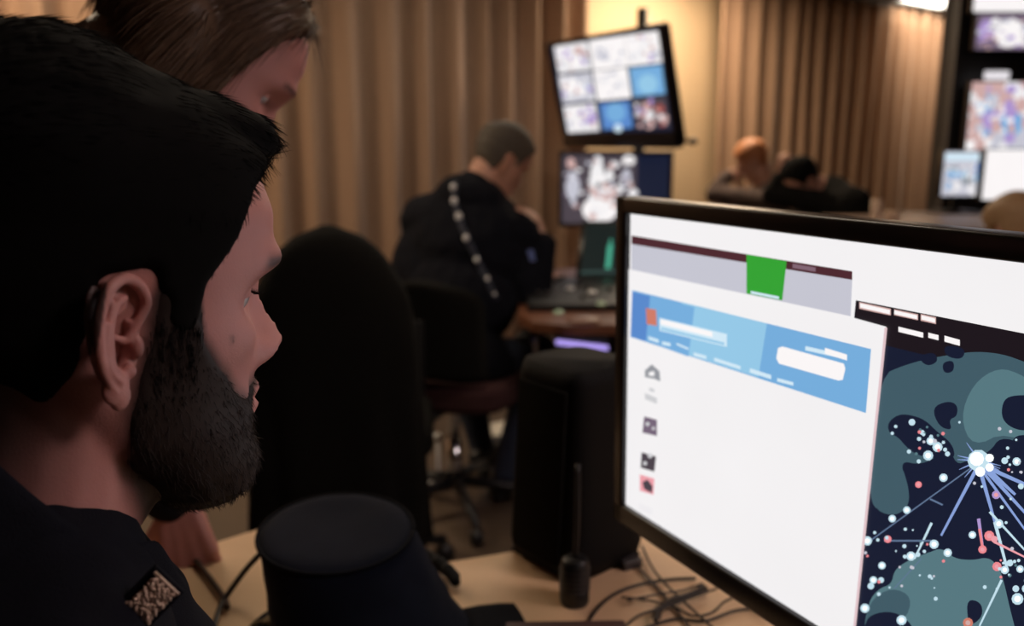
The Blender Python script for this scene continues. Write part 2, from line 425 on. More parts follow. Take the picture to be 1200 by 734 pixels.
def build_person(name, label, J, T, skin, mats, vox=.006, hvox=None, ears=True, hair=None, hands=(), group=None, stain=None, nose=1., base=None, hairvox=.004, hs=1.0, es=1.0):
    base = base or V((J['pelvis'].x, J['pelvis'].y, 0))
    t = thing(name, label, 'person', base, 0, group)
    bm = bmesh.new(); head_bm(bm, T)
    c = T@V((0, -.022, -.06)); capsule(bm, T@V((0, -.025, -.02)), J['neck'], .057*hs, .062*hs, 20)
    capsule(bm, T@V((0, .01, -.07)), lerp(T@V((0, -.03, -.12)), J['neck'], .8), .042*hs, .05*hs, 20)
    torso(bm, J, -.006); arms(bm, J, -.004); legs(bm, J, -.004); feet(bm, J, -.008)
    for h in hands: hand(bm, *h)
    me = remesh(bm, vox, 2)
    if stain is None: bodyme = me
    if ears:
        b2 = me2bm(me)
        for sd in (-1, 1): ear_bm(b2, T, sd, es)
        b2.to_mesh(me); b2.free()
    at_ = me.attributes.new('stain', 'FLOAT', 'POINT'); Ti = T.inverted()
    if stain:
        at_.data.foreach_set('value', [stain(Ti@v.co) for v in me.vertices])
    link('body', me, skin, t)
    g = mats.get('g', .012)
    bm = bmesh.new(); torso(bm, J, g); arms(bm, J, g*.9, .93)
    me = remesh(bm, max(vox, .006), 3); wrinkle(me, .006, 9, 3); wrinkle(me, .003, 25, 8)
    jk = link('jacket', me, mats['jacket'], t)
    bm = bmesh.new(); legs(bm, J, g*.8, .96)
    if 'knL' in J:
        sd = (J['shR']-J['shL']).normalized(); ell(bm, J['pelvis'], (.17+g*.4, .13+g*.4, .12), M4((sd, V((0, 0, 1)).cross(sd), V((0, 0, 1)))).transposed())
        me = remesh(bm, .009, 3); wrinkle(me, .006, 8, 5); link('trousers', me, mats['trousers'], t)
        for s in 'LR':
            bm = bmesh.new(); K = {k: v for k, v in J.items() if not (k[:2] in ('kn',) and k[-1] != s)}
            feet(bm, K, .004)
            me = remesh(bm, .006, 3)
            for v in me.vertices: v.co.z = max(v.co.z, .0)
            link('shoe', me, m_black, t)
    else: bm.free()
    if hair:
        bm = bmesh.new(); head_bm(bm, T, hair[0], face=0.); 
        for f in hair[2:]: f(bm)
        me = remesh(bm, hairvox, 1); hr = link('hair', me, hair[1], t)
        t['_'] = 0; del t['_']
    for sd in (-1, 1):
        bm = bmesh.new(); ell(bm, T@V((sd*.031, .0655, .014)), (.0115,)*3); link('eye', bm, m_eye, t)
        bm = bmesh.new(); ell(bm, T@V((sd*.031, .0652, .0165)), (.0125, .0125, .0115)); link('eyelid', bm, skin, t)
    return t
m_eye = mat('eye_white', (.45, .42, .42), .2, noise_amt=.02)
def headT(c, yaw, pitch, roll=0, s=1.):
    """yaw: 0 faces +X, counter-clockwise; pitch>0 looks down"""
    return M4.Translation(V(c)) @ (M4.Rotation(yaw-pi/2, 4, 'Z') @ M4.Rotation(-pitch, 4, 'X') @ M4.Rotation(roll, 4, 'Y')) @ M4.Scale(s, 4)

def strands(bm, me, T, Ti, n, maskf, dirf, length, r, seg=3, steps=4, jit=.25, lift=.35, grav=0., seed=1):
    rnd = random.Random(seed)
    polys = me.polygons; vs = me.vertices
    areas = []; tot = 0
    for p in polys: tot += p.area; areas.append(tot)
    import bisect
    made = tries = 0
    N3 = T.to_3x3().normalized(); 
    while made < n and tries < n*12:
        tries += 1
        p = polys[min(len(polys)-1, bisect.bisect(areas, rnd.random()*tot))]
        idx = list(p.vertices); a, b, c = vs[idx[0]].co, vs[idx[1]].co, vs[idx[-2 if len(idx) > 3 else 2]].co
        u, v = rnd.random(), rnd.random()
        if u+v > 1: u, v = 1-u, 1-v
        pt = a+(b-a)*u+(c-a)*v; lp = Ti@pt; mk = maskf(lp)
        if rnd.random() > mk: continue
        nrm = p.normal; d = N3@dirf(lp); d = (d-nrm*d.dot(nrm)).normalized()
        d = (d+V((rnd.uniform(-1, 1), rnd.uniform(-1, 1), rnd.uniform(-1, 1)))*jit).normalized()
        L = length(lp)*rnd.uniform(.6, 1.2); pts = []
        x = pt-nrm*.001; dd = (d+nrm*lift).normalized()
        for k in range(steps+1):
            pts.append(x.copy()); x = x+dd*L/steps; dd = (dd+V((0, 0, -grav))+nrm*(-lift*.25)).normalized()
        tube(bm, pts, r*rnd.uniform(.7, 1.2), seg, lambda t: 1.05-t); made += 1

# ------------------------------------------------------------------ the front man
YAW = radians(39); PT = radians(4.5)
EARP = at(152, 402, d=.415)          # the point of his right ear opening
T1 = headT((0, 0, 0), YAW, PT, radians(0)); T1 = M4.Translation(EARP-(T1@V((.0745, 0, -.002)))) @ T1
T1i = T1.inverted()
fwd = V((cos(YAW), sin(YAW), 0)); rgt = V((sin(YAW), -cos(YAW), 0))
def inset(y, z): return .006+.018*sstep(.05, .062, y)*sstep(.065, .045, z)
def hair1(p):
    x, y, z = p
    yl = interp([(-.05, .030), (0., .036), (.025, .040), (.05, .058), (.07, .064), (.085, .078), (.10, .09), (.14, .1)], z)[0]
    m1 = sstep(yl+.004, yl-.004, y)
    zl = interp([(-.10, -.055), (-.045, -.055), (-.022, -.02), (-.012, .03), (.012, .034), (.022, -.002), (.05, -.002), (.1, -.002)], y)[0]
    m = m1*sstep(zl-.006, zl+.006, z)
    Th = interp([(-.06, .002), (.02, .003), (.05, .005), (.08, .009), (.11, .013), (.14, .015)], z)[0]
    Th += .014*sstep(.055, .10, z)*sstep(.02, -.045, y)-.004*sstep(.09, .12, z)*sstep(-.01, .02, y)
    return m*Th-inset(y, z)*(1-m)
def beard1(p):
    x, y, z = p; ax = abs(x)
    zc = interp([(.0, .0), (.015, .03), (.035, .03), (.041, -.004), (.055, -.022), (.070, -.041), (.085, -.052), (.12, -.052)], y)[0]
    if ax < .030 and y > .07: zc = max(zc, -.037)
    yb = interp([(-.13, .02), (-.08, .005), (-.04, .0), (0, .008), (.03, .010)], z)[0]
    m = sstep(zc+.007, zc-.009, z)*sstep(yb-.008, yb+.008, y)
    lip = sstep(.027, .021, ax)*sstep(-.067, -.063, z)*sstep(-.043, -.047, z)*sstep(.07, .075, y)
    nose = sstep(.017, .013, ax)*sstep(-.037, -.033, z)
    return max(0, m*(1-lip)*(1-nose))
def stain1(p):
    h = hair1(p)
    s = lerp(.955, 1., sstep(-.045, -.005, p.z))*beard1(p)
    if h > 0: s = max(s, min(1, h/.003)*.9)
    mole = gs(sqrt((p.y-.0585)**2+(p.z+.008)**2), .0016) if p.x > 0.02 else 0
    brow = sstep(.018, .024, abs(p.x))*sstep(.05, .044, abs(p.x))*gs(p.z-.033, .0042) if p.y > .05 else 0
    nape = .94*sstep(.0, -.055, p.y)*sstep(-.135, -.045, p.z)*sstep(.09, .074, abs(p.x))
    return min(1, max(s, mole, brow*.9, nape))
nk = T1@V((0, -.045, -.135))
J1 = dict(neck=nk, pelvis=V((nk.x-.10, nk.y-.13, .50)), w=1.05)
J1['shR'] = nk+rgt*.175-V((0, 0, .065))-fwd*.01; J1['shL'] = nk-rgt*.175-V((0, 0, .065))-fwd*.01
J1['elR'] = J1['shR']+V((.03, .09, -.25)); J1['wrR'] = V((.0, .46, .80))
J1['elL'] = J1['shL']+V((.0, .12, -.24)); J1['wrL'] = V((-.47, .60, .80))
for s, sg in (('R', 1), ('L', -1)):
    J1['hp'+s] = J1['pelvis']+rgt*.1*sg-V((0, 0, .02)); J1['kn'+s] = J1['hp'+s]+fwd*.40+rgt*.04*sg+V((0, 0, .03)); J1['an'+s] = J1['kn'+s]-V((0, 0, .42))+fwd*.02
    J1['an'+s].z = .07; J1['toe'+s] = fwd
hands1 = [(J1['wrR']-V((0, 0, .0)), (.8, .3, -.10), (0, 0, 1), 1, (.15, .15, .2, .25), .5, 1.), (J1['wrL'], (.5, .85, -.10), (0, 0, 1), -1, (.15, .15, .2, .25), .5, 1.)]
def quiff(bm):
    R = (T1.to_3x3()@M4.Rotation(radians(-12), 3, 'X'))
    ell(bm, T1@V((0, .054, .108)), (.050, .042, .020), R)
    ell(bm, T1@V((.004, .078, .105)), (.040, .023, .015), T1.to_3x3()@M4.Rotation(radians(-22), 3, 'X'))
t1 = build_person('person', 'dark-haired bearded man in dark uniform at the front left, looking at the big monitor', J1, T1, m_skin,
    dict(jacket=m_navy, trousers=m_navy, g=.013), vox=.003, hair=(hair1, m_hair, quiff), hands=hands1, stain=stain1, hairvox=.003, es=.95)
hairo = [c for c in t1.children if c.name.startswith('hair')][0]
wme = hairo.data.copy(); wme.transform(XF[t1.name])
bm = me2bm(hairo.data); b2 = bmesh.new()
def hm(p):
    h = hair1(p)
    if p.z > .08: return 1
    return 1 if h > 0 else 0
def hd(p):
    if p.z > .07: return V((.25*math.copysign(1, p.x)*sstep(.02, .06, abs(p.x)), 1., -.35 if p.y > .05 else .15))
    return V((0, .15 if p.y > 0 else -.3, -1))
strands(b2, wme, T1, T1i, 9000, hm, hd, lambda p: interp([(-.05, .006), (.03, .006), (.07, .010), (.1, .015), (.14, .018)], p.z)[0], .00045, lift=.09, jit=.07)
tm = bpy.data.meshes.new('t'); b2.to_mesh(tm); b2.free(); tm.transform(XF[t1.name].inverted()); bm.from_mesh(tm); bm.to_mesh(hairo.data); bm.free()
for p in hairo.data.polygons: p.use_smooth = True
# beard: thin shell plus short bristles over the jaw
bm = bmesh.new(); head_bm(bm, T1, lambda p: -.005+.0075*sstep(.3, 1, beard1(p))*(.82+.18*sstep(-.02, -.06, p.z)), face=1.)
bme = remesh(bm, .003, 1)
b2 = me2bm(bme)
strands(b2, bme, T1, T1i, 7000, beard1, lambda p: V((0, .35, -1)), lambda p: lerp(.0035, .008, sstep(0, -.07, p.z)), .00032, lift=.45, jit=.4, seed=5)
link('beard', b2, m_beard, t1)
hb = bmesh.new(); head_bm(hb, T1, lambda p: .0012, face=1.); hb_me = bpy.data.meshes.new('t'); hb.to_mesh(hb_me); hb.free()
for sd in (-1, 1):
    bm = bmesh.new()
    strands(bm, hb_me, T1, T1i, 3000, lambda p: sstep(-.045, .002, p.z)*sstep(.012, .006, p.z)*sstep(.008, .018, p.y)*sstep(.041, .032, p.y)*(p.x*sd > 0), lambda p: V((0, .1, -1)), lambda p: .007, .00030, lift=.15, jit=.12, seed=12)
    link('sideburn', bm, m_hair, t1)
# eyebrow, lashes
for sd in (-1, 1):
    bm = bmesh.new()
    for k in range(26):
        x = sd*(.022+.020*k/25); c = V((x, .0772-.25*(abs(x)-.031)**2/.02, .0150))
        tube(bm, [T1@c, T1@(c+V((0, .003, -.0003))), T1@(c+V((sd*.001, .006, .001)))], .00022, 3, lambda t: 1.05-t)
    link('eyelashes', bm, m_hair, t1)
# stand collar, shirt collar band, collar patch
bm = bmesh.new(); rows = []
ax = (T1@V((0, -.025, -.06))-nk).normalized(); su = rgt; sv = ax.cross(su).normalized(); sv = -sv if sv.dot(fwd) < 0 else sv
for k, (h, r0) in enumerate([(-.035, .105), (-.005, .087), (.022, .079), (.040, .076), (.042, .072), (.02, .070), (-.03, .075)]):
    row = []
    for j in range(56):
        a = 2*pi*j/56+.0; fr = cos(a-.0)
        op = sstep(.75, 1., fr)                 # opening at the throat
        c = nk+ax*(h*(1-.55*op)-.012*op+.050*sstep(.4, -1, fr)-.008*sstep(0, .6, fr))
        row.append(c+(sv*cos(a)*1.02+su*sin(a)*.98)*(r0+.018*op)+ax*.003*noise.noise(V((j*.4, k, 0))))
    rows.append(row)
add_grid(bm, rows, True, False); me = bpy.data.meshes.new('c'); bm.to_mesh(me); bm.free()
o = link('collar', me, m_navy, t1); md = o.modifiers.new('s', 'SOLIDIFY'); md.thickness = .003; md = o.modifiers.new('u', 'SUBSURF'); md.levels = md.render_levels = 1
# collar patch: a framed square of braided silver-gold embroidery
pc = at(178, 703, d=.47); px_ = (at(205, 690, d=.47)-at(165, 655, d=.47)); 
from mathutils.bvhtree import BVHTree
_T = XF[t1.name]; _vs = []; _fs = []
for c_ in t1.children:
    if c_.name.split('.')[0] in ('jacket', 'collar'):
        n0 = len(_vs); _vs += [_T@v.co for v in c_.data.vertices]; _fs += [[i+n0 for i in p.vertices] for p in c_.data.polygons]
bvj = BVHTree.FromPolygons(_vs, _fs)
def depth_at(x, y):
    r = at(x, y, d=1)-CP; h = bvj.ray_cast(CP, r.normalized()); return (h[0]-CP).dot(FW) if h[0] else .47
dd = min(depth_at(x, y) for x, y in ((178, 703), (195, 700), (165, 690), (181, 680), (178, 725)))-.008
def at_(x, y, k=0.): return at(x, y, d=dd+k)
e1 = at_(209, 697, .004)-at_(181, 671); e2 = at_(147, 706, -.003)-at_(181, 671); n_ = e1.cross(e2).normalized()
if n_.dot(CP-pc) < 0: n_ = -n_
o_ = at_(181, 671)
def cpt(u, v, h=0.): return o_+e1*u+e2*v+n_*h
bm = bmesh.new()
rows = [[cpt(u/10, v/10, -.0032) for u in range(-1, 12)] for v in range(-1, 12)]
add_grid(bm, rows); o = link('collar_patch', bm, m_navy, t1); md = o.modifiers.new('s', 'SOLIDIFY'); md.thickness = .003; md.offset = 0
bm = bmesh.new()
tube(bm, [cpt(.0, .0, .0), cpt(1, 0, .0)], .0009, 6); tube(bm, [cpt(0, 1, .0), cpt(1, 1, .0)], .0009, 6)
rn = random.Random(3)
for v in (.12, .22, .32, .42, .52, .62, .72, .82, .91):
    pts = [cpt(.08+.84*k/12, v+.055*sin(k*1.9+v*13), .0006+.0006*cos(k*1.9+v*40)) for k in range(13)]
    tube(bm, smooth_path(pts, 3), .0009, 5)
for k in range(26):
    ell(bm, cpt(rn.uniform(.12, .88), rn.uniform(.12, .88), .0015), (.0009, .0008, .0008), seg=8)
link('patch_embroidery', bm, m_silver, o, 'silver-gold braided embroidery')

# ------------------------------------------------------------------ the standing woman
YW, PW = radians(24), radians(36)
EYE = at(323, 122, d=.86)
T2 = headT((0, 0, 0), YW, PW, 0, .95); T2 = M4.Translation(EYE-(T2@V((.034, .086, .014)))) @ T2; T2i = T2.inverted()
def hairw(p):
    x, y, z = p
    yl = interp([(-.13, .020), (-.04, .028), (0., .032), (.03, .040), (.055, .048), (.075, .058), (.095, .075), (.12, .1), (.14, .13)], z)[0]
    m = sstep(yl+.003, yl-.003, y)
    Th = interp([(-.12, .010), (-.05, .022), (.02, .014), (.08, .012), (.14, .016)], z)[0]
    return m*Th-inset(y, z)*(1-m)
nk2 = T2@V((0, -.06, -.13)); nk2 = V((nk2.x-.02, nk2.y, nk2.z-.0))
f2 = V((cos(YW), sin(YW), 0)); r2 = V((sin(YW), -cos(YW), 0))
J2 = dict(neck=nk2, pelvis=V((nk2.x-.40, nk2.y+.06, .93)), w=.88)
J2['shR'] = nk2+r2*.15+V((-.02, 0, -.07)); J2['shL'] = nk2-r2*.15+V((-.02, 0, -.07))
J2['wrL'] = V((-.435, 1.035, .825)); J2['elL'] = lerp(J2['shL'], J2['wrL'], .5)+V((-.07, .02, 0))
J2['elR'] = J2['shR']+V((-.10, -.02, -.24)); J2['wrR'] = V((-.60, .80, .83))
for s, sg in (('R', 1), ('L', -1)):
    J2['hp'+s] = J2['pelvis']+r2*.09*sg-V((0, 0, .04)); J2['kn'+s] = J2['hp'+s]+V((.02, 0, -.42)); J2['an'+s] = V((J2['kn'+s].x-.02, J2['kn'+s].y, .07)); J2['toe'+s] = f2
hands2 = [(J2['wrL'], (.18, -.20, -.55), (.1, -.9, .2), -1, (.55, .6, .65, .7), .6, .95), (J2['wrR'], (.8, .1, -.4), (.2, 0, 1), 1, (.2, .2, .25, .3), .5, .9)]
t2 = build_person('person', 'dark-blond woman bending down behind the front man, one hand on the worktop', J2, T2, m_skin,
    dict(jacket=m_navy, trousers=m_navy, g=.012), vox=.004, hair=(hairw, m_blond, lambda bm: [capsule(bm, T2@V((sx*.07, -.03, .02)), T2@V((sx*.075, -.035, -.17)), .035, .022) for sx in (-1, 1)]+[ell(bm, T2@V((0, -.07, -.08)), (.075, .04, .10), T2.to_3x3())]), hands=hands2,
    stain=lambda p: .85*sstep(.018, .024, abs(p.x))*sstep(.05, .044, abs(p.x))*gs(p.z-.035, .003)*(1 if p.y > .05 else 0)+.8*(gs(abs(p.x)-.031, .013)*gs(p.z-.011, .003) if p.y > .05 else 0))
hairo = [c for c in t2.children if c.name.startswith('hair')][0]
wme = hairo.data.copy(); wme.transform(XF[t2.name]); bm = me2bm(hairo.data); b2 = bmesh.new()
strands(b2, wme, T2, T2i, 6000, lambda p: 1 if (hairw(p) > 0 or p.z < -.05) else 0, lambda p: V((.5*math.copysign(1, p.x)*sstep(0, .02, abs(p.x))*sstep(.06, .12, p.z), -.22-.5*sstep(.05, .1, p.z), -1)), lambda p: .055, .0008, lift=.12, jit=.06, steps=5, grav=.04, seed=9)
tm = bpy.data.meshes.new('t'); b2.to_mesh(tm); b2.free(); tm.transform(XF[t2.name].inverted()); bm.from_mesh(tm); bm.to_mesh(hairo.data); bm.free()
for p in hairo.data.polygons: p.use_smooth = True

# ------------------------------------------------------------------ seated man with the strap
def short_hair(th, top=.016):
    def f(p):
        x, y, z = p
        yl = interp([(0., .030), (.05, .055), (.085, .075), (.10, .1), (.14, .1)], z)[0]
        zl = interp([(-.10, -.05), (-.03, -.04), (-.01, .03), (.02, .03), (.03, .0), (.1, 0)], y)[0]
        m = sstep(yl+.005, yl-.005, y)*sstep(zl-.006, zl+.006, z)
        return m*lerp(th, top, sstep(.04, .1, z))-inset(y, z)*(1-m)
    return f
Y3 = radians(68); f3 = V((cos(Y3), sin(Y3), 0)); r3 = V((sin(Y3), -cos(Y3), 0))
HC3 = at(584, 192, d=3.0)
T3 = headT(HC3, radians(26), radians(30), 0, 1.06)
nk3 = at(556, 226, d=2.96)
J3 = dict(neck=nk3, pelvis=V((-.19, 2.80, .56)), w=1.18)
J3['shR'] = nk3+r3*.15-V((0, 0, .145)); J3['shL'] = nk3-r3*.175-V((0, 0, .10))-f3*.03
J3['hump'] = [(nk3-f3*.03-V((0, 0, .03)), (.115, .10, .07)), (nk3-f3*.035-V((0, 0, .12)), (.20, .13, .12)), (nk3-f3*.02-r3*.12-V((0, 0, .11)), (.125, .11, .09)), (nk3-f3*.06-r3*.12-V((0, 0, .28)), (.15, .13, .20))]
J3['elR'] = at(624, 352, d=2.88); J3['wrR'] = at(637, 283, d=2.93)
J3['elL'] = V((-.04, 3.28, .83)); J3['wrL'] = V((.07, 3.12, .80))
for s, sg in (('R', 1), ('L', -1)):
    J3['hp'+s] = J3['pelvis']+r3*.1*sg-V((0, 0, .03)); J3['kn'+s] = J3['hp'+s]+f3*.36+r3*.07*sg+V((0, 0, -.02))
J3['anR'] = V((-.03, 2.92, .07)); J3['anL'] = V((-.12, 3.25, .07)); J3['toeR'] = f3; J3['toeL'] = f3
hands3 = [(J3['wrR'], (-.42, .12, .9), (.85, -.4, .3), 1, (.45, .5, .5, .5), .5, 1.), (J3['wrL'], (1, -.1, -.1), (0, 0, 1), -1, (.2, .2, .25, .3), .5, 1.)]
t3 = build_person('person', 'man in dark jacket with white-dotted strap, seated at the wooden desk with hand to face', J3, T3, m_skin2,
    dict(jacket=m_navy, trousers=m_jeans, g=.018), vox=.006, hair=(short_hair(.006, .014), m_grey), hands=hands3, base=V((-.19, 2.80, 0)))
jk = [c for c in t3.children if c.name.startswith('jacket')][0]
T_ = XF[t3.name]; bv = BVHTree.FromPolygons([T_@v.co for v in jk.data.vertices], [list(p.vertices) for p in jk.data.polygons])
def on(bv, x, y, off=.004):
    d = (at(x, y, d=3)-CP).normalized(); h = bv.ray_cast(CP, d)
    return (h[0]+h[1]*off, h[1]) if h[0] else None
pts = []
for k in range(17):
    x, y = interp([(0, 534, 214), (.15, 533, 236), (.35, 540, 262), (.6, 556, 298), (.8, 569, 325), (1, 581, 352)], k/16)
    h = on(bv, x, y, .006)
    if h: pts.append(h)
bm = bmesh.new(); rows = []
for i, (p, n) in enumerate(pts):
    d = (pts[min(i+1, len(pts)-1)][0]-pts[max(0, i-1)][0]).normalized(); s = d.cross(n).normalized()
    rows.append([p-s*.011, p+n*.003, p+s*.011])
add_grid(bm, rows); o = link('shoulder_strap', bm, mat('dark_blue_webbing', (.025, .03, .05), .8), t3); md = o.modifiers.new('s', 'SOLIDIFY'); md.thickness = .004
m_stud = mat('white_strap_studs', (.85, .85, .85), .4, noise_amt=.05)
for i, (x, y, r) in enumerate([(532, 221, 5), (533, 237, 5.5), (538, 256, 6), (547, 280, 5), (559, 304, 4.2), (570, 328, 3.5), (578, 346, 2.5)]):
    h = on(bv, x, y, .010)
    if h: bm = bmesh.new(); ell(bm, h[0], (r*.0019, .006, r*.0024)); link('stud', bm, m_stud, o, 'white stud')
bm = bmesh.new(); h = on(bv, 622, 300, .005)
if h: 
    R = h[1].to_track_quat('Z', 'Y').to_matrix(); box(bm, h[0], (.022, .04, .004), R, .001); link('shoulder_badge', bm, mat('blue_badge', (.10, .14, .35), .6), t3, 'small blue badge')

# ------------------------------------------------------------------ other people in the background
def seated(label, hx, hy, d, yaw, pitch, hairf, hairm, jacket, neckpx, lean, w=1., skin=m_skin2, arm=None, hs=1., extra=()):
    hc = at(hx, hy, d=d); T = headT(hc, radians(yaw), radians(pitch), 0, hs)
    nk = at(*neckpx, d=d*1.0); by = radians(lean[0]); f = V((cos(by), sin(by), 0)); r = V((sin(by), -cos(by), 0))
    pel = V((nk.x-f.x*lean[1], nk.y-f.y*lean[1], .52))
    J = dict(neck=nk, pelvis=pel, w=w)
    for s, sg in (('R', 1), ('L', -1)):
        J['sh'+s] = nk+r*.18*sg-V((0, 0, .07))
        J['el'+s] = J['sh'+s]+f*.12+r*.03*sg-V((0, 0, .22)); J['wr'+s] = J['el'+s]+f*.22-r*.05*sg+V((0, 0, .02))
        J['hp'+s] = pel+r*.1*sg; J['kn'+s] = J['hp'+s]+f*.40-V((0, 0, .02)); J['an'+s] = V((J['kn'+s].x, J['kn'+s].y, .07)); J['toe'+s] = f
    hands = [(J['wrR'], f-V((0, 0, .1)), (0, 0, 1), 1), (J['wrL'], f-V((0, 0, .1)), (0, 0, 1), -1)]
    if arm:
        J['el'+arm[0]] = at(*arm[1], d=d); J['wr'+arm[0]] = at(*arm[2], d=d)
        k = 0 if arm[0] == 'R' else 1
        hands[k] = (J['wr'+arm[0]], at(*arm[3], d=d)-J['wr'+arm[0]], (0, -1, .4), hands[k][3], (.4,)*4, .5, 1.)
    return build_person('person', label, J, T, skin, dict(jacket=jacket, trousers=m_navy, g=.016), vox=.008, hair=(hairf, hairm, *[(lambda bm, e=e: e(bm, T)) for e in extra]), hands=hands, hairvox=.006)
m_brownfab = mat('grey_brown_patterned_top', (.085, .058, .052), .9, noise_amt=.9, scale=16)
seated('ginger-haired person in patterned top bending forward, just above the big monitor', 884, 190, 5.3, 165, 30, short_hair(.012, .02), m_auburn, m_brownfab, (897, 222), (185, .05), 1.0,
       arm=('L', (838, 228), (852, 206), (880, 200)))
seated('dark-haired person in black jacket hunched over, right of the ginger-haired one', 940, 214, 4.6, 200, 38, short_hair(.012, .02), m_hair, m_blackfab, (975, 224), (195, -.02), 1.35,
       arm=('L', (905, 228), (914, 210), (918, 196)))
seated('light-brown-haired person at the right edge, only the head showing over the big monitor', 1194, 276, 2.9, 100, 20, short_hair(.016, .022), m_tanhair, m_brownfab, (1200, 332), (95, .06), .95)

# ------------------------------------------------------------------ big front monitor
MT = M4.Translation(V((.1123, .8754, 1.2250))) @ M4.Rotation(radians(-62.1), 4, 'Z') @ M4.Rotation(radians(1.0), 4, 'X')
# local: x along the width (0..MW), z down from 0 to -MH, -y towards the viewer
MW, MH = .545, .352
MTi = MT.inverted()
def sp(x, y, off=0.):
    o = MTi@CP; d = MTi.to_3x3()@(at(x, y, d=1)-CP); t = (-.0012-o.y)/d.y; p = o+d*t; return V((p.x, -.0012-off, p.z))
mon = thing('monitor', 'large black-framed computer monitor at the right front showing a web page and attack map', 'monitor', (*(MT@V((MW/2, .08, 0))).xy, .755), radians(-62.1))
bm = bmesh.new()
bz, bzb = .016, .022
for c, s in (((MW/2, .004, -bz/2), (MW, .024, bz)), ((MW/2, .004, -MH+bzb/2), (MW, .024, bzb)), ((bz/2, .004, -MH/2), (bz, .024, MH)), ((MW-bz/2, .004, -MH/2), (bz, .024, MH))):
    box(bm, c, s, None, .0022)
bm.transform(MT); link('bezel', bm, m_bezel, mon)
bm = bmesh.new(); box(bm, (MW/2, .018, -MH/2), (MW-.006, .03, MH-.006), None, .010); box(bm, (MW/2, .036, -MH/2), (MW*.55, .03, MH*.6), None, .014)
bm.transform(MT); link('housing', bm, m_black, mon)
bm = bmesh.new(); nb = MT@V((MW/2, .062, -.2)); box(bm, (nb.x, nb.y, .90), (.07, .03, .27), rotz(radians(-62.1)), .006); link('stand_neck', bm, m_black, mon)
bm = bmesh.new(); box(bm, (*(MT@V((MW/2, .02, 0))).xy, .760), (.24, .19, .012), rotz(radians(-62.1)), .005); link('stand_base', bm, m_greyp, mon)
# picture on the screen
SM = {k: emat('screen_'+k, c, s) for k, c, s in [
    ('white', (.90, .88, .89), 1.), ('whiter', (.97, .93, .93), 1.), ('pale', (.86, .84, .86), 1.), ('lav', (.56, .56, .64), 1.), ('maroon', (.075, .022, .03), 1.), ('maroon2', (.22, .13, .17), 1.),
    ('green', (.035, .36, .035), 1.), ('blue', (.18, .42, .72), 1.), ('blue2', (.10, .25, .60), 1.), ('blue3', (.30, .58, .80), 1.), ('orange', (.62, .20, .14), 1.), ('ltext', (.65, .82, .93), 1.),
    ('grey', (.30, .31, .34), 1.), ('lgrey', (.62, .62, .64), 1.), ('dpurp', (.18, .13, .19), 1.), ('dark', (.07, .055, .07), 1.), ('pink', (.85, .35, .4), 1.),
    ('navy', (.008, .012, .032), 1.), ('black', (.012, .008, .012), 1.), ('teal', (.052, .105, .135), 1.), ('teal2', (.095, .19, .22), 1.), ('ray', (.25, .36, .70), 1.), ('ray2', (.12, .18, .30), 1.), ('dot', (.55, .75, .85), 1.), ('hot', (1.1, 1.15, 1.15), 1.), ('rdot', (.85, .25, .28), 1.), ('border', (.75, .55, .58), 1.), ('violet', (.42, .30, .62), 1.), ('red', (.35, .08, .07), 1.), ('skinp', (.62, .40, .38), 1.)]}
SK = list(SM); SL = list(SM.values())
scr = bmesh.new(); _l = [0]
def poly(key, pts, sp_=sp, bmx=None):
    bmx = bmx or scr; _l[0] += 1; off = .000005*_l[0]
    f = bmx.faces.new([bmx.verts.new(sp_(x, y, off)) for x, y in pts]); f.material_index = SK.index(key); f.normal_update(); return f
def chai(pts, n=2):
    for _ in range(n):
        o = []
        for a, b in zip(pts, pts[1:]+pts[:1]): o += [(a[0]*.75+b[0]*.25, a[1]*.75+b[1]*.25), (a[0]*.25+b[0]*.75, a[1]*.25+b[1]*.75)]
        pts = o
    return pts
def dot(key, x, y, r, sp_=sp, bmx=None, n=10, sy=1.): poly(key, [(x+r*cos(2*pi*k/n), y+r*sy*sin(2*pi*k/n)) for k in range(n)], sp_, bmx)
def bar(key, x0, y0, x1, y1, h, sp_=sp, bmx=None):   # slanted bar with its left end centre, right end centre
    poly(key, [(x0, y0-h/2), (x1, y1-h/2), (x1, y1+h/2), (x0, y0+h/2)], sp_, bmx)
def line(key, x0, y0, x1, y1, wd, wd1=None, sp_=sp, bmx=None):
    d = V((x1-x0, y1-y0)).normalized(); n = V((-d.y, d.x)); a = wd/2; b = (wd1 if wd1 is not None else wd)/2
    poly(key, [(x0+n.x*a, y0+n.y*a), (x1+n.x*b, y1+n.y*b), (x1-n.x*b, y1-n.y*b), (x0-n.x*a, y0-n.y*a)], sp_, bmx)
# backdrop over the whole panel
def raw(x, z, off=0): return V((x, -.0012, z))
f = scr.faces.new([scr.verts.new(V((a, -.0010, b))) for a, b in ((bz-.001, -bz+.001), (MW-bz+.001, -bz+.001), (MW-bz+.001, -MH+bzb-.001), (bz-.001, -MH+bzb-.001))]); f.material_index = SK.index('white')
def fromlocal(pts, key):
    _l[0] += 1; f = scr.faces.new([scr.verts.new(V((a, -.0012-.000005*_l[0], b))) for a, b in pts]); f.material_index = SK.index(key)
# map window: everything right of the browser, below the black bar
qa = sp(1003, 352); xr = MW-bz; za = qa.z; zb = -MH+bzb
fromlocal([(qa.x, za), (xr, za), (xr, zb), (qa.x-.01, zb)], 'navy')
fromlocal([(qa.x, za), (xr, za), (xr, za-.028), (qa.x, za-.028)], 'black')
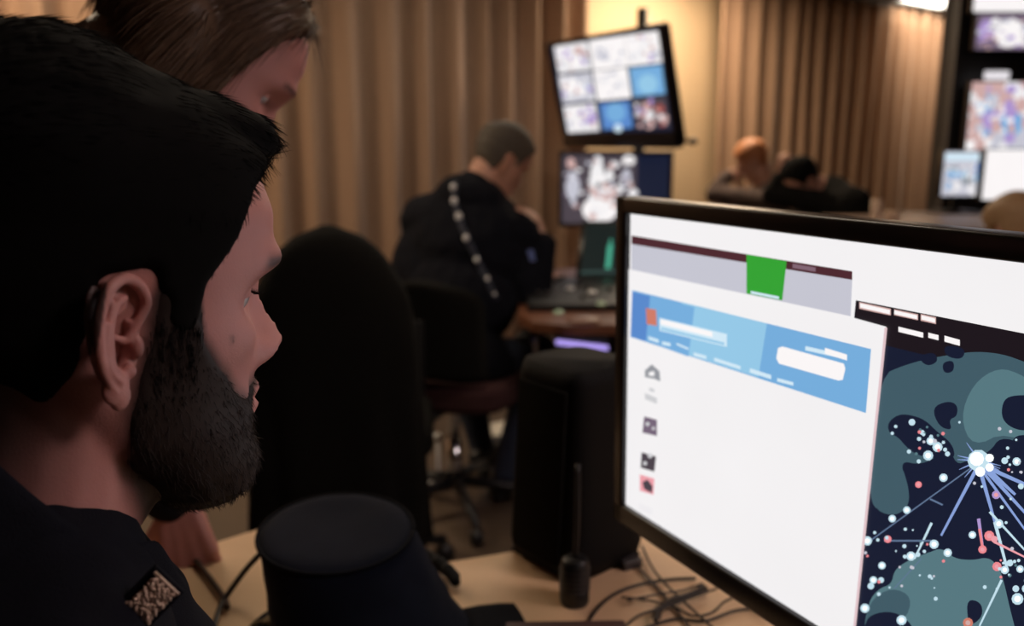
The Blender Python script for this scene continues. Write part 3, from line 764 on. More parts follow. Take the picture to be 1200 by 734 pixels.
# grey-teal seas and the dark land between
arc = [(1032, 440), (1060, 428), (1090, 420), (1120, 415), (1145, 412), (1175, 415), (1200, 424), (1240, 440), (1280, 465)]
poly('teal', chai(arc+[(1280, 590), (1200, 520), (1172, 512), (1160, 530), (1135, 540), (1120, 545), (1112, 520), (1100, 535), (1078, 545), (1055, 540), (1062, 565), (1066, 585), (1055, 602), (1035, 600), (1020, 592), (1020, 540)]))
poly('teal2', chai([(1170, 430), (1200, 440), (1240, 470), (1240, 540), (1180, 505), (1140, 525), (1125, 490), (1140, 450)]))
poly('teal', chai([(1020, 545), (1055, 540), (1066, 575), (1064, 596), (1045, 606), (1022, 595)]))
poly('teal2', chai([(1018, 705), (1030, 690), (1045, 685), (1048, 668), (1066, 656), (1088, 648), (1104, 642), (1118, 655), (1140, 657), (1158, 653), (1170, 664), (1176, 680), (1185, 720), (1196, 760), (1190, 800), (1010, 800), (1012, 740)]))
poly('teal', chai([(1018, 705), (1045, 688), (1070, 700), (1060, 730), (1012, 745)]))
poly('navy', chai([(1012, 735), (1020, 720), (1048, 716), (1070, 732), (1075, 760), (1010, 760)]))
poly('navy', chai([(1133, 702), (1150, 706), (1152, 722), (1140, 733), (1134, 728)]))
poly('navy', chai([(1178, 672), (1192, 668), (1204, 690), (1230, 720), (1200, 730), (1188, 700)]))
for pts in ([(1092, 478), (1110, 470), (1122, 474), (1122, 488), (1112, 492), (1116, 505), (1100, 500)], [(1040, 496), (1052, 486), (1066, 486), (1084, 492), (1098, 506), (1116, 520), (1120, 538), (1100, 538), (1075, 534), (1062, 524), (1052, 512), (1042, 508)],
            [(1176, 468), (1190, 463), (1215, 464), (1220, 500), (1200, 506), (1182, 500), (1173, 488)], [(1184, 515), (1200, 508), (1230, 520), (1230, 560), (1190, 545)], [(1104, 425), (1118, 422), (1118, 436), (1106, 438)], [(1075, 418), (1095, 412), (1100, 424), (1086, 430)], [(1106, 404), (1132, 408), (1128, 422), (1108, 418)]):
    poly('navy', chai(pts, 2))
# bright capital-letter-sized marks in the title rows
for a in ((1007, 358, 1044, 366, 8), (1048, 366, 1076, 372, 7), (1079, 372, 1097, 376, 8)): bar('skinp', *a)
for a in ((1008, 358, 1043, 366, 5), (1048, 366, 1075, 372, 4.5), (1080, 372, 1096, 376, 5)): bar('whiter', *a)
for a in ((1053, 386, 1082, 393, 6), (1088, 393, 1100, 396, 6), (1107, 397, 1125, 402, 7)): bar('whiter', *a)
# rays
for a in ((1147, 545, 1103, 628, 4.5, 2.5), (1147, 545, 1166, 612, 5, 3), (1150, 545, 1204, 604, 5, 3), (1150, 545, 1240, 585, 5, 3), (1155, 548, 1190, 580, 6, 3), (1150, 550, 1215, 640, 3.5, 2)): line('ray', *a)
for a in ((1092, 613, 1072, 655, 3, 2), (1143, 545, 1020, 634, 1.5, 1.5), (1036, 634, 1094, 634, 2, 2), (1160, 600, 1215, 660, 3, 2), (1174, 680, 1148, 734, 3, 2), (1048, 690, 1080, 655, 1, 1), (1166, 612, 1180, 665, 4, 3), (1090, 585, 1105, 592, 2, 2)): line('dot' if a[5] > 2 or a[4] > 2.5 else 'ray2', *a)
line('violet', 1147, 608, 1152, 644, 4, 3); line('rdot', 1148, 620, 1152, 644, 3, 3); line('pink', 1165, 635, 1205, 655, 3, 2)
for k in range(10):
    a = random.uniform(0, 2*pi); line('ray', 1148, 540, 1148+26*cos(a), 540+26*sin(a), 3, .5)
dot('dot', 1147, 540, 13); dot('hot', 1145, 538, 8.5); dot('hot', 1160, 537, 5); dot('hot', 1149, 553, 6); dot('hot', 1160, 548, 5)
for x, y, r in ((1069, 495, 4), (1081, 507, 3), (1091, 517, 5), (1099, 524, 6), (1088, 534, 6), (1050, 500, 2), (1046, 508, 2), (1106, 560, 5), (1063, 598, 4.5), (1046, 608, 4.5), (1095, 638, 5.5), (1111, 648, 5), (1068, 652, 5.5), (1076, 650, 3), (1034, 663, 4.5), (1024, 680, 4.5), (1033, 680, 3.5), (1021, 687, 4),
                (1014, 713, 5.5), (1057, 727, 6), (1171, 614, 5.5), (1140, 627, 4.5), (1184, 660, 4), (1178, 668, 5), (1196, 667, 4.5), (1017, 634, 5.5), (1178, 540, 4), (1192, 541, 5), (1197, 570, 3.5), (1191, 690, 4), (1193, 702, 7), (1203, 690, 5), (1125, 495, 1.5), (1111, 532, 3)):
    dot('dot', x, y, r); 
    if r > 4.3: dot('hot', x, y, r*.55)
for x, y, r, k in ((1077, 568, 4, 'rdot'), (1041, 632, 4.5, 'rdot'), (1152, 644, 5, 'rdot'), (1160, 628, 6, 'rdot'), (1169, 664, 5.5, 'rdot'), (1168, 580, 5, 'violet'), (1135, 730, 6, 'orange'), (1166, 632, 4, 'pink')):
    dot(k, x, y, r); dot('pink' if k != 'orange' else 'skinp', x, y, r*.5)
rn = random.Random(21)
for k in range(90):
    x, y = rn.choice(((rn.gauss(1190, 22), rn.gauss(560, 30)), (rn.uniform(1015, 1110), rn.gauss(655, 22)), (rn.gauss(1180, 14), rn.gauss(665, 20)), (rn.gauss(1090, 16), rn.gauss(518, 10))))
    dot(rn.choice(('dot', 'dot', 'lav', 'rdot', 'teal2')), x, y, rn.uniform(1., 2.6), n=7)
# web page window
p0, p1, p2, p3 = sp(730, 316), sp(1040, 382), sp(1003, 734), sp(735, 620)
lx0 = bz; 
def LP(key, pts, grow=0): fromlocal([(max(bz, p.x), max(-MH+bzb, min(-bz, p.z))) for p in pts], key)
e0 = sp(1040, 383); e1_ = sp(1003, 734)
exb = e1_.x+(e1_.x-e0.x)/(e1_.z-e0.z)*((-MH+bzb)-e1_.z)
fromlocal([(bz, sp(740, 316).z), (sp(1000, 372).x, sp(1000, 372).z), (e0.x, e0.z), (exb, -MH+bzb), (bz, -MH+bzb)], 'white')
line('border', 1039.5, 384, 1002.5, 736, 3.2, 3.2)
bar('maroon', 741, 281, 1000, 323, 10); poly('lav', [(741, 286), (1000, 328), (998, 372), (741, 316)])
poly('white', [(741, 316), (1000, 371), (1000, 376), (741, 321)])
bar('maroon2', 930, 311.5, 957, 316, 5)
poly('green', [(876, 298), (923, 306), (918, 352), (876, 344)]); bar('ltext', 881, 342.5, 914, 349, 3)
poly('blue', [(742, 340), (1022, 409), (1016, 484), (740, 395)])
poly('blue3', [(800, 354), (900, 379), (890, 442), (795, 412)]); poly('blue2', [(742, 342), (770, 349), (764, 402), (740, 394)]); poly('blue', [(763, 347), (815, 360), (808, 418), (758, 400)])
poly('orange', [(758, 361), (770, 363), (771, 382), (759, 380)]); bar('ltext', 774, 380, 853, 399, 15); bar('whiter', 775, 377, 836, 392, 6); bar('blue3', 776, 385, 850, 403, 3)
for a in ((761, 396, 773, 400, 4), (777, 402, 787, 404, 4), (794, 403, 808, 409, 2.5), (814, 415, 829, 419, 4), (838, 421, 869, 431, 4), (880, 434, 905, 442, 5), (912, 445, 931, 450, 4)): bar('ltext', *a)
poly('whiter', [(913, 408), (918, 406), (990, 426), (992, 432), (989, 445), (984, 446), (914, 426), (911, 420)]); bar('ltext', 945, 408, 994, 419, 5); bar('whiter', 968, 411, 994, 419, 7)
# page icons
poly('grey', [(757, 434), (765, 427), (774, 435), (775, 447), (768, 444), (757, 442)]); poly('white', [(762, 436), (768, 435), (768, 441), (761, 440)])
bar('lgrey', 757, 464, 771, 470, 7); bar('lgrey', 762, 456, 768, 458, 4)
poly('dpurp', [(756, 488), (771, 492), (771, 511), (754, 507)]); dot('lgrey', 760, 497, 2.5); dot('lgrey', 767, 502, 2)
poly('dark', [(753, 530), (770, 535), (768, 553), (752, 548)]); dot('lgrey', 763, 534, 3); dot('lgrey', 757, 543, 2.5)
poly('pink', [(751, 556), (768, 561), (767, 580), (751, 575)]); poly('dark', [(754, 565), (760, 562), (766, 570), (765, 578), (756, 573)]); bar('pale', 750, 593, 766, 600, 8)
for f in scr.faces:
    f.normal_update()
    if f.normal.y > 0: f.normal_flip()
# keep everything on the panel
for v in scr.verts:
    v.co.x = max(bz-.001, min(MW-bz+.001, v.co.x)); v.co.z = max(-MH+bzb-.001, min(-bz+.001, v.co.z))
scr.transform(MT); link('screen', scr, SL, mon, smooth=False)

# ------------------------------------------------------------------ front worktop and what stands on it
bm = bmesh.new()
prism(bm, [(-.98, .84), (-.60, .62), (-.10, .60), (.06, .30), (1.3, .30), (1.3, 1.50), (.19, 1.098), (0, 1.041), (-.085, 1.012), (-.12, 1.03), (-.187, 1.205), (-.27, 1.212), (-.345, 1.115), (-.42, 1.05), (-.62, 1.03)], .722, .75, bev=.003)
desk = one('desk', 'pale beech worktop under the big monitor and the dark cap', 'desk', bm, m_desk)
for i, (x, y) in enumerate(((-.60, .72), (-.25, 1.13), (.35, 1.05), (1.2, .4), (1.2, 1.35))):
    bm = bmesh.new(); box(bm, (x, y, .361), (.045, .045, .722), None, .004); o = link('leg', bm, m_black, desk)

SB = at(668, 640, z=.75)
sp_c = V((.083, 1.035, .75))
spk = thing('speaker', 'tall black desktop speaker standing left of the big monitor', 'speaker', sp_c, radians(40))
bm = bmesh.new(); rows = []
for k in range(15):
    z = .005+.258*k/14; g = 1-.0*k; sx = lerp(.070, .058, k/14)*(1 if k else .93); sy = lerp(.070, .060, k/14)*(1 if k else .93)
    if k == 14: sx *= .93; sy *= .93
    row = []
    for j in range(40):
        a = 2*pi*j/40; e = .42
        row.append(V((sx*math.copysign(abs(cos(a))**e, cos(a)), sy*math.copysign(abs(sin(a))**e, sin(a)), z)))
    rows.append(row)
add_grid(bm, rows, True, True); link('cabinet', bm, m_mblack, spk, world=False)
bm = bmesh.new(); box(bm, (-.0645, 0, .13), (.006, .085, .22), M4.Rotation(radians(2.6), 3, 'Y'), .002); link('grille', bm, m_blackfab, spk, world=False)
bm = bmesh.new(); box(bm, (0, 0, .0025), (.12, .12, .005), None, .002); link('foot', bm, m_mblack, spk, world=False)

mc = at(673, 706, z=.75); mc.z = .75
mic = thing('microphone', 'short black cylindrical microphone standing in front of the speaker', 'microphone', mc)
bm = bmesh.new(); tube(bm, [(0, 0, .0), (0, 0, .004), (0, 0, .045), (0, 0, .054), (0, 0, .058)], .0175, 24, lambda t: [.93, 1, 1, .9, .6][round(t*4)]); link('head', bm, m_black, mic, world=False)
bm = bmesh.new()
for k in range(5): tube(bm, [(.0178*cos(2*pi*j/20), .0178*sin(2*pi*j/20), .02+.006*k) for j in range(21)], .0006, 5)
link('grille_rings', bm, m_greyp, mic, world=False)
bm = bmesh.new(); tube(bm, smooth_path([(0, .0, .055), (.002, .006, .085), (.003, .016, .12), (.004, .03, .16)], 4), .0035, 8); link('gooseneck', bm, m_black, mic, world=False)

# cables between speaker and monitor
def zc(x, y, h=0.): p = at(x, y, z=.7535+h); return p
cabs = [('thin black cable running from the speaker foot down to the right', [(735, 652), (750, 668), (775, 695), (800, 725), (825, 760)], .0016, 0),
        ('thin dark cable dropping steeply from behind the big monitor', [(752, 640), (766, 668), (785, 690), (812, 715), (845, 745)], .0015, .004),
        ('black cable curving in a wide loop at the bottom, left of the other cables', [(690, 745), (692, 725), (712, 702), (740, 688), (780, 680), (815, 678)], .0020, .0),
        ('dark cable lying level under the big monitor', [(735, 704), (770, 697), (800, 692), (824, 684)], .0013, .006),
        ('dark cable crossing the loop from lower left to the monitor', [(725, 742), (748, 722), (780, 712), (812, 700), (840, 690)], .0014, .008),
        ('black cable lying lowest, running right along the bottom of the tangle', [(752, 738), (790, 726), (826, 728), (862, 716), (900, 712)], .0018, .0),
        ('dark cable bowing out below the level one', [(728, 700), (760, 704), (790, 712), (812, 722), (835, 718), (850, 705), (870, 700), (895, 722)], .0014, .002)]
for lab, pts, r, h in cabs:
    bm = bmesh.new(); tube(bm, smooth_path([zc(x, y, h) for x, y in pts], 6), r, 8); one('cable', lab, 'cable', bm, m_cable, 'cables beside the big monitor', True)
bm = bmesh.new(); path = smooth_path([zc(x, y, .006) for x, y in ((768, 728), (772, 715), (785, 705), (800, 700), (818, 693), (826, 688))], 10)
tube(bm, path, .0026, 8, mi=0)
for i in range(2, len(path)-2, 2):
    d = (path[i+1]-path[i]).normalized(); u, v = frame(d)
    for k in range(6):
        a = k*1.05+i; tube(bm, [path[i], path[i]+(u*cos(a)+v*sin(a)*.5+d*.3)*.0062], .0008, 4)
one('cable', 'thick black cable bundle with bristly wrap in the tangle under the monitor', 'cable', bm, m_cable, 'cables beside the big monitor', True)
bm = bmesh.new(); c = at(738, 660, z=.755); box(bm, (c.x, c.y, .756), (.028, .018, .012), rotz(.5), .002); one('plug', 'small dark plug beside the foot of the speaker', 'plug', bm, m_greyp)
c = at(560, 741, z=.75)
bm = bmesh.new(); box(bm, (.045, .835, .757), (.16, .035, .014), rotz(.03), .004); one('tray', 'dark red-brown tray edge at the bottom of the picture', 'tray', bm, mat('dark_red_plastic', (.05, .014, .014), .5))

# ------------------------------------------------------------------ cap
cc = at(394, 624, z=.868)
cap = thing('cap', 'dark navy flat-topped uniform cap lying on the worktop at bottom centre', 'cap', (cc.x, cc.y, .75))
bm = bmesh.new(); rows = []
def capring(t):   # t=0 brim edge, 1 crown edge
    r = interp([(0, .118), (.1, .112), (.3, .100), (.7, .088), (1, .082)], t)[0]; ox = lerp(.038, 0, t)
    return r, ox, -.03*(1-t)
for k in range(14):
    t = k/13; r, ox, oy = capring(t); z = .118*t+.001
    rows.append([V((ox+r*cos(a)*(1 if cos(a) > 0 else lerp(.88, 1, t)), oy+r*sin(a)*lerp(1, .86, t), z+t*.012*sin(a))) + V((.0025*noise.noise(V((a*3, k*.5, 0))), .002*noise.noise(V((a*2, k*.7, 4))), 0)) for a in [2*pi*j/64 for j in range(64)]])
for k in range(1, 8):
    r = .082*(1-k/8); b = .004 if k == 1 else .0055-.002*k/8
    rows.append([V((r*cos(a), r*.86*sin(a), .119+.012*sin(a)*r/.082+b+.002*noise.noise(V((r*20*cos(a), r*20*sin(a), 2))))) for a in [2*pi*j/64 for j in range(64)]])
add_grid(bm, rows, True, True); link('crown', bm, m_cap, cap, world=False)
bm = bmesh.new(); tube(bm, [(.083*cos(a), .0714*sin(a), .119+.012*sin(a)) for a in [2*pi*j/64 for j in range(65)]], .0022, 8); link('crown_piping', bm, m_navy, cap, world=False)
bm = bmesh.new(); rows = []
for r_ in (0, .02, .045, .06, .063): rows.append([V((.038+(.105+r_)*cos(a), -.03+(.112+r_)*sin(a), .012-.16*r_*r_/.063*.9+.003)) for a in [radians(-75+100*j/24) for j in range(25)]])
add_grid(bm, rows); o = link('peak', bm, m_navy, cap, world=False); md = o.modifiers.new('s', 'SOLIDIFY'); md.thickness = .003
bm = bmesh.new()
rn = random.Random(4)
def gp(a, r_, h=0.): return V((.038+(.103+r_)*cos(a), -.03+(.112+r_)*sin(a), .020-.014*(r_/.04)**2+h))
b2 = bmesh.new(); add_grid(b2, [[gp(radians(150+90*j/24), r_*sin(pi*(j+.6)/25.2)**.6) for j in range(25)] for r_ in (0, .014, .028, .036, .038)])
o = link('side_brim', b2, m_navy, cap, world=False); md = o.modifiers.new('s', 'SOLIDIFY'); md.thickness = .003
for k in range(80):
    a = radians(rn.uniform(155, 232)); r_ = rn.uniform(-.004, .032)*sin(pi*(math.degrees(a)-150)/90)**.6
    ell(bm, gp(a, r_, .0028), (.0024, .0075, .0022), M4.Rotation(a+rn.uniform(-.8, .8), 3, 'Z'), 8)
link('gold_braid', bm, m_gold, cap, 'gold leaf embroidery')
for ob in [c for c in cap.children if c.name.startswith('gold_braid')]: ob.data.transform(XF[cap.name])
bm = bmesh.new(); tube(bm, smooth_path([at(306, 648, z=.81), at(288, 668, z=.79), at(268, 695, z=.765), at(258, 712, z=.757), at(248, 742, z=.755), at(236, 770, z=.754)], 6), .0034, 8); link('chin_cord', bm, m_cable, cap)
bm = bmesh.new(); tube(bm, smooth_path([at(228, 655, z=.757), at(246, 678, z=.757), at(263, 702, z=.757), at(266, 712, z=.758)], 6), .0038, 8)
one('lanyard', 'dark brown cord lying on the worktop between the woman\'s hand and the cap', 'cord', bm, m_cord, None, True)
bm = bmesh.new()
for a, b, r in (((497, 652), (520, 664), .010), ((514, 660), (533, 676), .009), ((525, 668), (534, 682), .008)): capsule(bm, at(*a, z=.768), at(*b, z=.762), r, r*.8)
me = remesh(bm, .002, 3); link('strap_end', me, m_mblack, cap, 'black strap end')

# ------------------------------------------------------------------ office chairs
def office_chair(label, loc, rz, back_h=(.40, 1.06), bw=.24, bwb=.25, armm=m_black, seatm=None, group=None, arms_=True, seat_z=.47):
    t = thing('office_chair', label, 'chair', loc, rz, group)   # faces +Y
    bm = bmesh.new(); rows = []
    for k in range(19):
        u = k/18; z = lerp(back_h[0], back_h[1], u)
        wd = lerp(bwb, bw, u)*(1 if u < .72 else sqrt(max(.02, 1-((u-.72)/.285)**2.6)))
        row = []
        for side in (-1, 1):
            for j in range(15):
                x = wd*(j/7-1)*(1 if side < 0 else -1)
                e = 1-abs(j/7-1)**4
                y = -.25-.035*(u-.3)+.05*(x/.24)**2+side*(.034*e)
                row.append(V((x, y, z)))
        rows.append(row)
    add_grid(bm, rows, True, True); o = link('backrest', bm, m_blackfab, t, world=False)
    bm = bmesh.new(); rows = []
    for k in range(7):
        z = seat_z-.04+.09*k/6; g = 1 if 0 < k < 6 else .93
        rows.append([V((.25*g*math.copysign(abs(cos(a))**.5, cos(a)), .24*g*math.copysign(abs(sin(a))**.5, sin(a)), z)) for a in [2*pi*j/40 for j in range(40)]])
    add_grid(bm, rows, True, True); link('seat', bm, seatm or m_blackfab, t, world=False)
    bm = bmesh.new(); box(bm, (0, -.16, seat_z-.05), (.08, .34, .02), None, .004); box(bm, (0, -.325, (seat_z-.05+back_h[0]+.2)/2), (.07, .015, back_h[0]+.25-seat_z), None, .004); link('back_bracket', bm, m_black, t, world=False)
    bm = bmesh.new(); tube(bm, [(0, 0, .10), (0, 0, .26)], .028, 16); tube(bm, [(0, 0, .26), (0, 0, seat_z-.04)], .018, 16); link('column', bm, m_chrome, t, world=False)
    for k in range(5):
        a = 2*pi*k/5+.3; d = V((cos(a), sin(a), 0)); bm = bmesh.new()
        tube(bm, [d*.02+V((0, 0, .11)), d*.15+V((0, 0, .095)), d*.29+V((0, 0, .07))], .022, 10, lambda t_: 1-.35*t_); g = link('base_leg', bm, m_black, t, world=False)
        bm = bmesh.new(); s = V((-d.y, d.x, 0)); tube(bm, [d*.29-s*.018+V((0, 0, .028)), d*.29+s*.018+V((0, 0, .028))], .027, 14); tube(bm, [d*.29+V((0, 0, .03)), d*.29+V((0, 0, .075))], .008, 8); link('caster', bm, m_black, g, world=False)
    if arms_:
        for s in (-1, 1):
            bm = bmesh.new(); box(bm, (s*.29, .0, seat_z+.20), (.055, .26, .03), None, .012); h = link('armrest', bm, m_black, t, world=False)
            bm = bmesh.new(); tube(bm, smooth_path([(s*.20, -.02, seat_z-.03), (s*.27, -.02, seat_z), (s*.295, -.02, seat_z+.08), (s*.29, -.02, seat_z+.19)], 5), .013, 10); link('arm_support', bm, armm, h, world=False)
    return t
bc = at(398, 400, Y=2.25)
office_chair('empty high-backed black office chair hung with a coat, in front of the strapped man', (-.475, 2.34, 0), radians(6), (.42, 1.03), .14, .165, arms_=False)
bm = bmesh.new(); rows = []; base_ = V((-.475, 2.34, 0)); R_ = rotz(radians(6)); prof = [(.25, .225, .085), (.45, .218, .09), (.65, .208, .085), (.80, .205, .08), (.90, .186, .075), (.98, .145, .07), (1.03, .105, .062), (1.065, .055, .05), (1.075, .012, .02)]
for k in range(33):
    z = lerp(.25, 1.075, k/32); wd, dp = interp(prof, z); row = []
    for j in range(72):
        a = 2*pi*j/72; e = .75
        x = wd*math.copysign(abs(cos(a))**e, cos(a)); y = dp*math.copysign(abs(sin(a))**e, sin(a)); fo = .010*sstep(.95, .4, z)
        rr = 1+fo/.2*sin(9*a+2*noise.noise(V((z*3, a, 0))))
        row.append(base_+R_@V((x*rr+.006*noise.noise(V((z*9, a*2, 3))), -.275+y*rr-.02*(z-.5), z+.012*noise.noise(V((a*3, 1, 1)))*sstep(.5, .25, z))))
    rows.append(row)
add_grid(bm, rows, True, False); bm.faces.new([v for v in bm.verts][-72:])
o = one('coat', 'black coat hanging over the back of the empty office chair', 'coat', bm, m_blackfab, None, True); md = o.modifiers.new('s', 'SOLIDIFY'); md.thickness = .006; md.offset = 1
# pale things on the floor between the chairs
c = at(490, 566, z=0); h_ = at(490, 512, Y=c.y).z
bx_ = thing('box', 'narrow upright cream box on the floor right of the coat', 'box', c, radians(10))
bm = bmesh.new(); box(bm, (0, .05, h_/2), (.055, .10, h_), None, .004); link('carton', bm, m_cream, bx_, world=False)
bm = bmesh.new(); box(bm, (.0, .05, h_+.008), (.06, .105, .016), None, .004); link('lid', bm, m_white, bx_, world=False)
bm = bmesh.new(); c = at(513, 512, z=.20); ell(bm, c, (.016, .016, .016)); tube(bm, [(c.x, c.y, 0), (c.x, c.y, .19)], .007, 8); ell(bm, (c.x, c.y, .008), (.05, .05, .008)); one('post', 'thin little post with a white round top on the floor beside the cream box', 'post', bm, m_white, None, True)
bm = bmesh.new(); prism(bm, [at(x, y, z=0)[:2] for x, y in ((572, 500), (600, 494), (617, 484), (622, 494), (606, 512), (578, 522))][::-1], .001, .012, bev=.003); one('cream_slab', 'larger flat cream piece lying on the floor beyond the strapped man', 'paper', bm, m_cream, 'cream pieces on the floor')  # thin cream slab laid flat on the floor
bm = bmesh.new(); prism(bm, [at(x, y, z=0)[:2] for x, y in ((553, 524), (568, 516), (580, 522), (562, 536))][::-1], .001, .012, bev=.003); one('cream_slab', 'smaller flat cream piece on the floor, nearer than the larger one', 'paper', bm, m_cream, 'cream pieces on the floor')
office_chair('dark office chair with reddish seat and chrome arm supports, under the strapped man', (-.20, 2.83, 0), radians(-18), (.55, .86), .20, .2, m_chrome, m_red)

# ------------------------------------------------------------------ desk of the strapped man and its equipment
bm = bmesh.new()
prism(bm, [(.02, 2.62), (.06, 2.50), (.16, 2.45), (1.0, 2.50), (1.0, 3.7), (.02, 3.55)], .715, .75, bev=.006)
d2 = one('desk', 'red-brown wooden desk in front of the strapped man', 'desk', bm, m_desk2)
bm = bmesh.new(); box(bm, (.55, 2.80, .355), (.8, .02, .71), None, .003); link('modesty_panel', bm, m_black, d2)
for x, y in ((.12, 3.45), (.94, 3.6)):
    bm = bmesh.new(); box(bm, (x, y, .357), (.05, .05, .715), None, .004); link('leg', bm, m_black, d2)
bm = bmesh.new(); a = at(652, 398, Y=2.44); b = at(712, 411, Y=2.44); box(bm, (a+b)/2, ((b-a).length, .02, .012), M4.Rotation(.12, 3, 'Y'), .003)  # emissive violet strip below the desk edge
ob = one('violet_strip', 'thin violet glowing strip just below the edge of the wooden desk', 'light', bm, emat('violet_glow', (.42, .32, .85), 1.2))
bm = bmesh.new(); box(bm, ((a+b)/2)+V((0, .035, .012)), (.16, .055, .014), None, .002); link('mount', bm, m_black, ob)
cs = at(668, 352, z=.76)
con = thing('control_panel', 'black control panel with pale buttons on the wooden desk', 'control panel', (.27, 2.86, .75), 0)
bm = bmesh.new(); box(bm, (0, 0, .02), (.44, .42, .03), M4.Rotation(radians(3), 3, 'X'), .005); link('case', bm, m_black, con, world=False)
rn = random.Random(8)
bt = [(668, 338), (694, 342), (655, 366), (705, 356)]
for x, y in bt:
    p = at(x, y, z=.79); bm = bmesh.new(); ell(bm, (p.x, p.y, .789), (.016, .022, .007)); link('button', bm, m_white if y < 350 else mat('pale_green_button', (.35, .5, .35), .4), con)
for k in range(14):
    bm = bmesh.new(); x, y = rn.uniform(-.19, .2), rn.uniform(-.17, .17); z = .036+y*.052
    tube(bm, [(x, y, z), (x, y, z+.012)], .009, 12, lambda t_: 1-.2*t_); link('knob', bm, m_greyp, con, world=False)
p = at(683, 370, z=.80); bm = bmesh.new(); ell(bm, (p.x, p.y+.0, .786), (.05, .05, .012)); one('dish', 'flat reddish-brown round dish on the control panel', 'dish', bm, m_desk2, None, True)
# laptop-like dark screen with a green glow
a, b, c, d = at(682, 262, d=3.28), at(724, 258, d=3.28), at(724, 330, d=3.28), at(668, 326, d=3.28)
lp = thing('laptop', 'dark laptop with a small green glow on its screen, left of the big monitor', 'laptop', (.38, 3.2, .75))
def slab(a, b, c, d, t): # front quad to a slab with thickness t along its normal
    bm = bmesh.new(); n = (b-a).cross(d-a).normalized(); n = n if n.y > 0 else -n
    f = [bm.verts.new(p) for p in (a, b, c, d)]; g = [bm.verts.new(p+n*t) for p in (a, b, c, d)]
    bm.faces.new(f); bm.faces.new(g[::-1])
    for i in range(4): bm.faces.new((f[i], f[(i+1) % 4], g[(i+1) % 4], g[i]))
    bmesh.ops.recalc_face_normals(bm, faces=bm.faces); bmesh.ops.bevel(bm, geom=list(bm.edges), offset=min(.006, t*.2), segments=2, affect='EDGES'); return bm
q0 = V((.235, 3.12, .775)); ux = V((.36, .05, 0)); uz = V((.03, .10, .21))
link('lid', slab(q0+uz, q0+ux+uz, q0+ux, q0, .012), m_black, lp)
bm = bmesh.new()
def lq(u, v, o=.0): n = ux.cross(uz).normalized(); n = n if n.y < 0 else -n; return q0+ux*u+uz*v+n*(.0005+o)
for k_, (u0, u1, v0, v1), o in ((0, (.04, .96, .08, .94), .0006), (1, (.04, .96, .10, .15), .001), (2, (.30, .35, .18, .58), .001), (2, (.315, .335, .58, .68), .001)):
    f = bm.faces.new([bm.verts.new(lq(u, v, o)) for u, v in ((u0, v0), (u1, v0), (u1, v1), (u0, v1))]); f.material_index = k_
link('screen', bm, [emat('laptop_dark', (.002, .009, .009), 1), emat('laptop_bar', (.03, .06, .055), 1), emat('laptop_green', (.07, .42, .28), 1)], lp, smooth=False)
bm = bmesh.new(); box(bm, (.43, 3.04, .763), (.36, .24, .016), rotz(.14), .004); link('keyboard_base', bm, m_black, lp)
# cup-like pale thing beside the laptop's left
# ------------------------------------------------------------------ screens on the pole
K = 1.08
tvc = CP+(V((.5014, 4.5024, 1.529))-CP)*K; TVR = M4.Rotation(radians(-59.9), 4, 'Z')@M4.Rotation(radians(13.4), 4, 'X')
TVT = M4.Translation(tvc)@TVR; TW, TH = .97*K, (.97*9/16+.03)*K; TVi = TVT.inverted()
pole = at(752, 60, Y=tvc.y+.14)
st = thing('screen_stand', 'dark pole stand that carries the tilted television and the lower screen', 'stand', (pole.x, pole.y, 0))
ztop = at(755, 10, Y=pole.y).z
bm = bmesh.new(); tube(bm, [(pole.x, pole.y, .03), (pole.x, pole.y, ztop)], .032, 16); link('pole', bm, m_black, st)
bm = bmesh.new(); tube(bm, [(pole.x, pole.y, 0), (pole.x, pole.y, .02), (pole.x, pole.y, .03)], .34, 32, lambda t_: [1, 1, .93][round(t_*2)]); link('base_plate', bm, m_black, st)
bm = bmesh.new(); p = TVT@V((0, .05, 0)); tube(bm, [p, V((pole.x, pole.y, p.z))], .035, 10); link('television_mount', bm, m_black, st)
bm = bmesh.new(); q1 = at(790, 163, Y=pole.y-.02); q2 = at(812, 166, Y=pole.y-.02); tube(bm, [V((pole.x, pole.y, q1.z)), q1, q2], .010, 8); ell(bm, q2, (.03, .02, .02)); link('side_arm', bm, m_greyp, st)
tv = thing('television', 'tilted television showing a grid of bright video pictures, upper one on the pole', 'television', tvc-V((0, 0, .3)), 0)
bm = bmesh.new(); b_ = .026
for c, s in (((0, 0, TH/2-b_/2), (TW, .05, b_)), ((0, 0, -TH/2+.045), (TW, .05, .09)), ((-TW/2+b_/2, 0, 0), (b_, .05, TH)), ((TW/2-b_/2, 0, 0), (b_, .05, TH))): box(bm, c, s, None, .005)
bm.transform(TVT); link('bezel', bm, m_bezel, tv)
bm = bmesh.new(); box(bm, (0, .03, 0), (TW-.02, .05, TH-.02), None, .015); bm.transform(TVT); link('housing', bm, m_black, tv)
def tsp(x, y, off=0.):
    o = TVi@CP; d = TVi.to_3x3()@(at(x, y, d=1)-CP); t = (-.016-o.y)/d.y; p = o+d*t
    return V((max(-TW/2+b_, min(TW/2-b_, p.x)), -.016-off*20, max(-TH/2+.085, min(TH/2-b_, p.z))))
tb = bmesh.new(); _l[0] = 0
def Q(u, v): # grid coordinates (0..3, 0..3) inside the picture -> photo
    A, B, C, D = (647, 53), (775, 35), (789, 149), (666, 157); u /= 3; v /= 3
    return tuple(lerp(lerp(A[i], B[i], u), lerp(D[i], C[i], u), v) for i in (0, 1))
poly('navy', [Q(-.05, -.05), Q(3.05, -.05), Q(3.05, 3.2), Q(-.05, 3.2)], tsp, tb)
rq = random.Random(12)
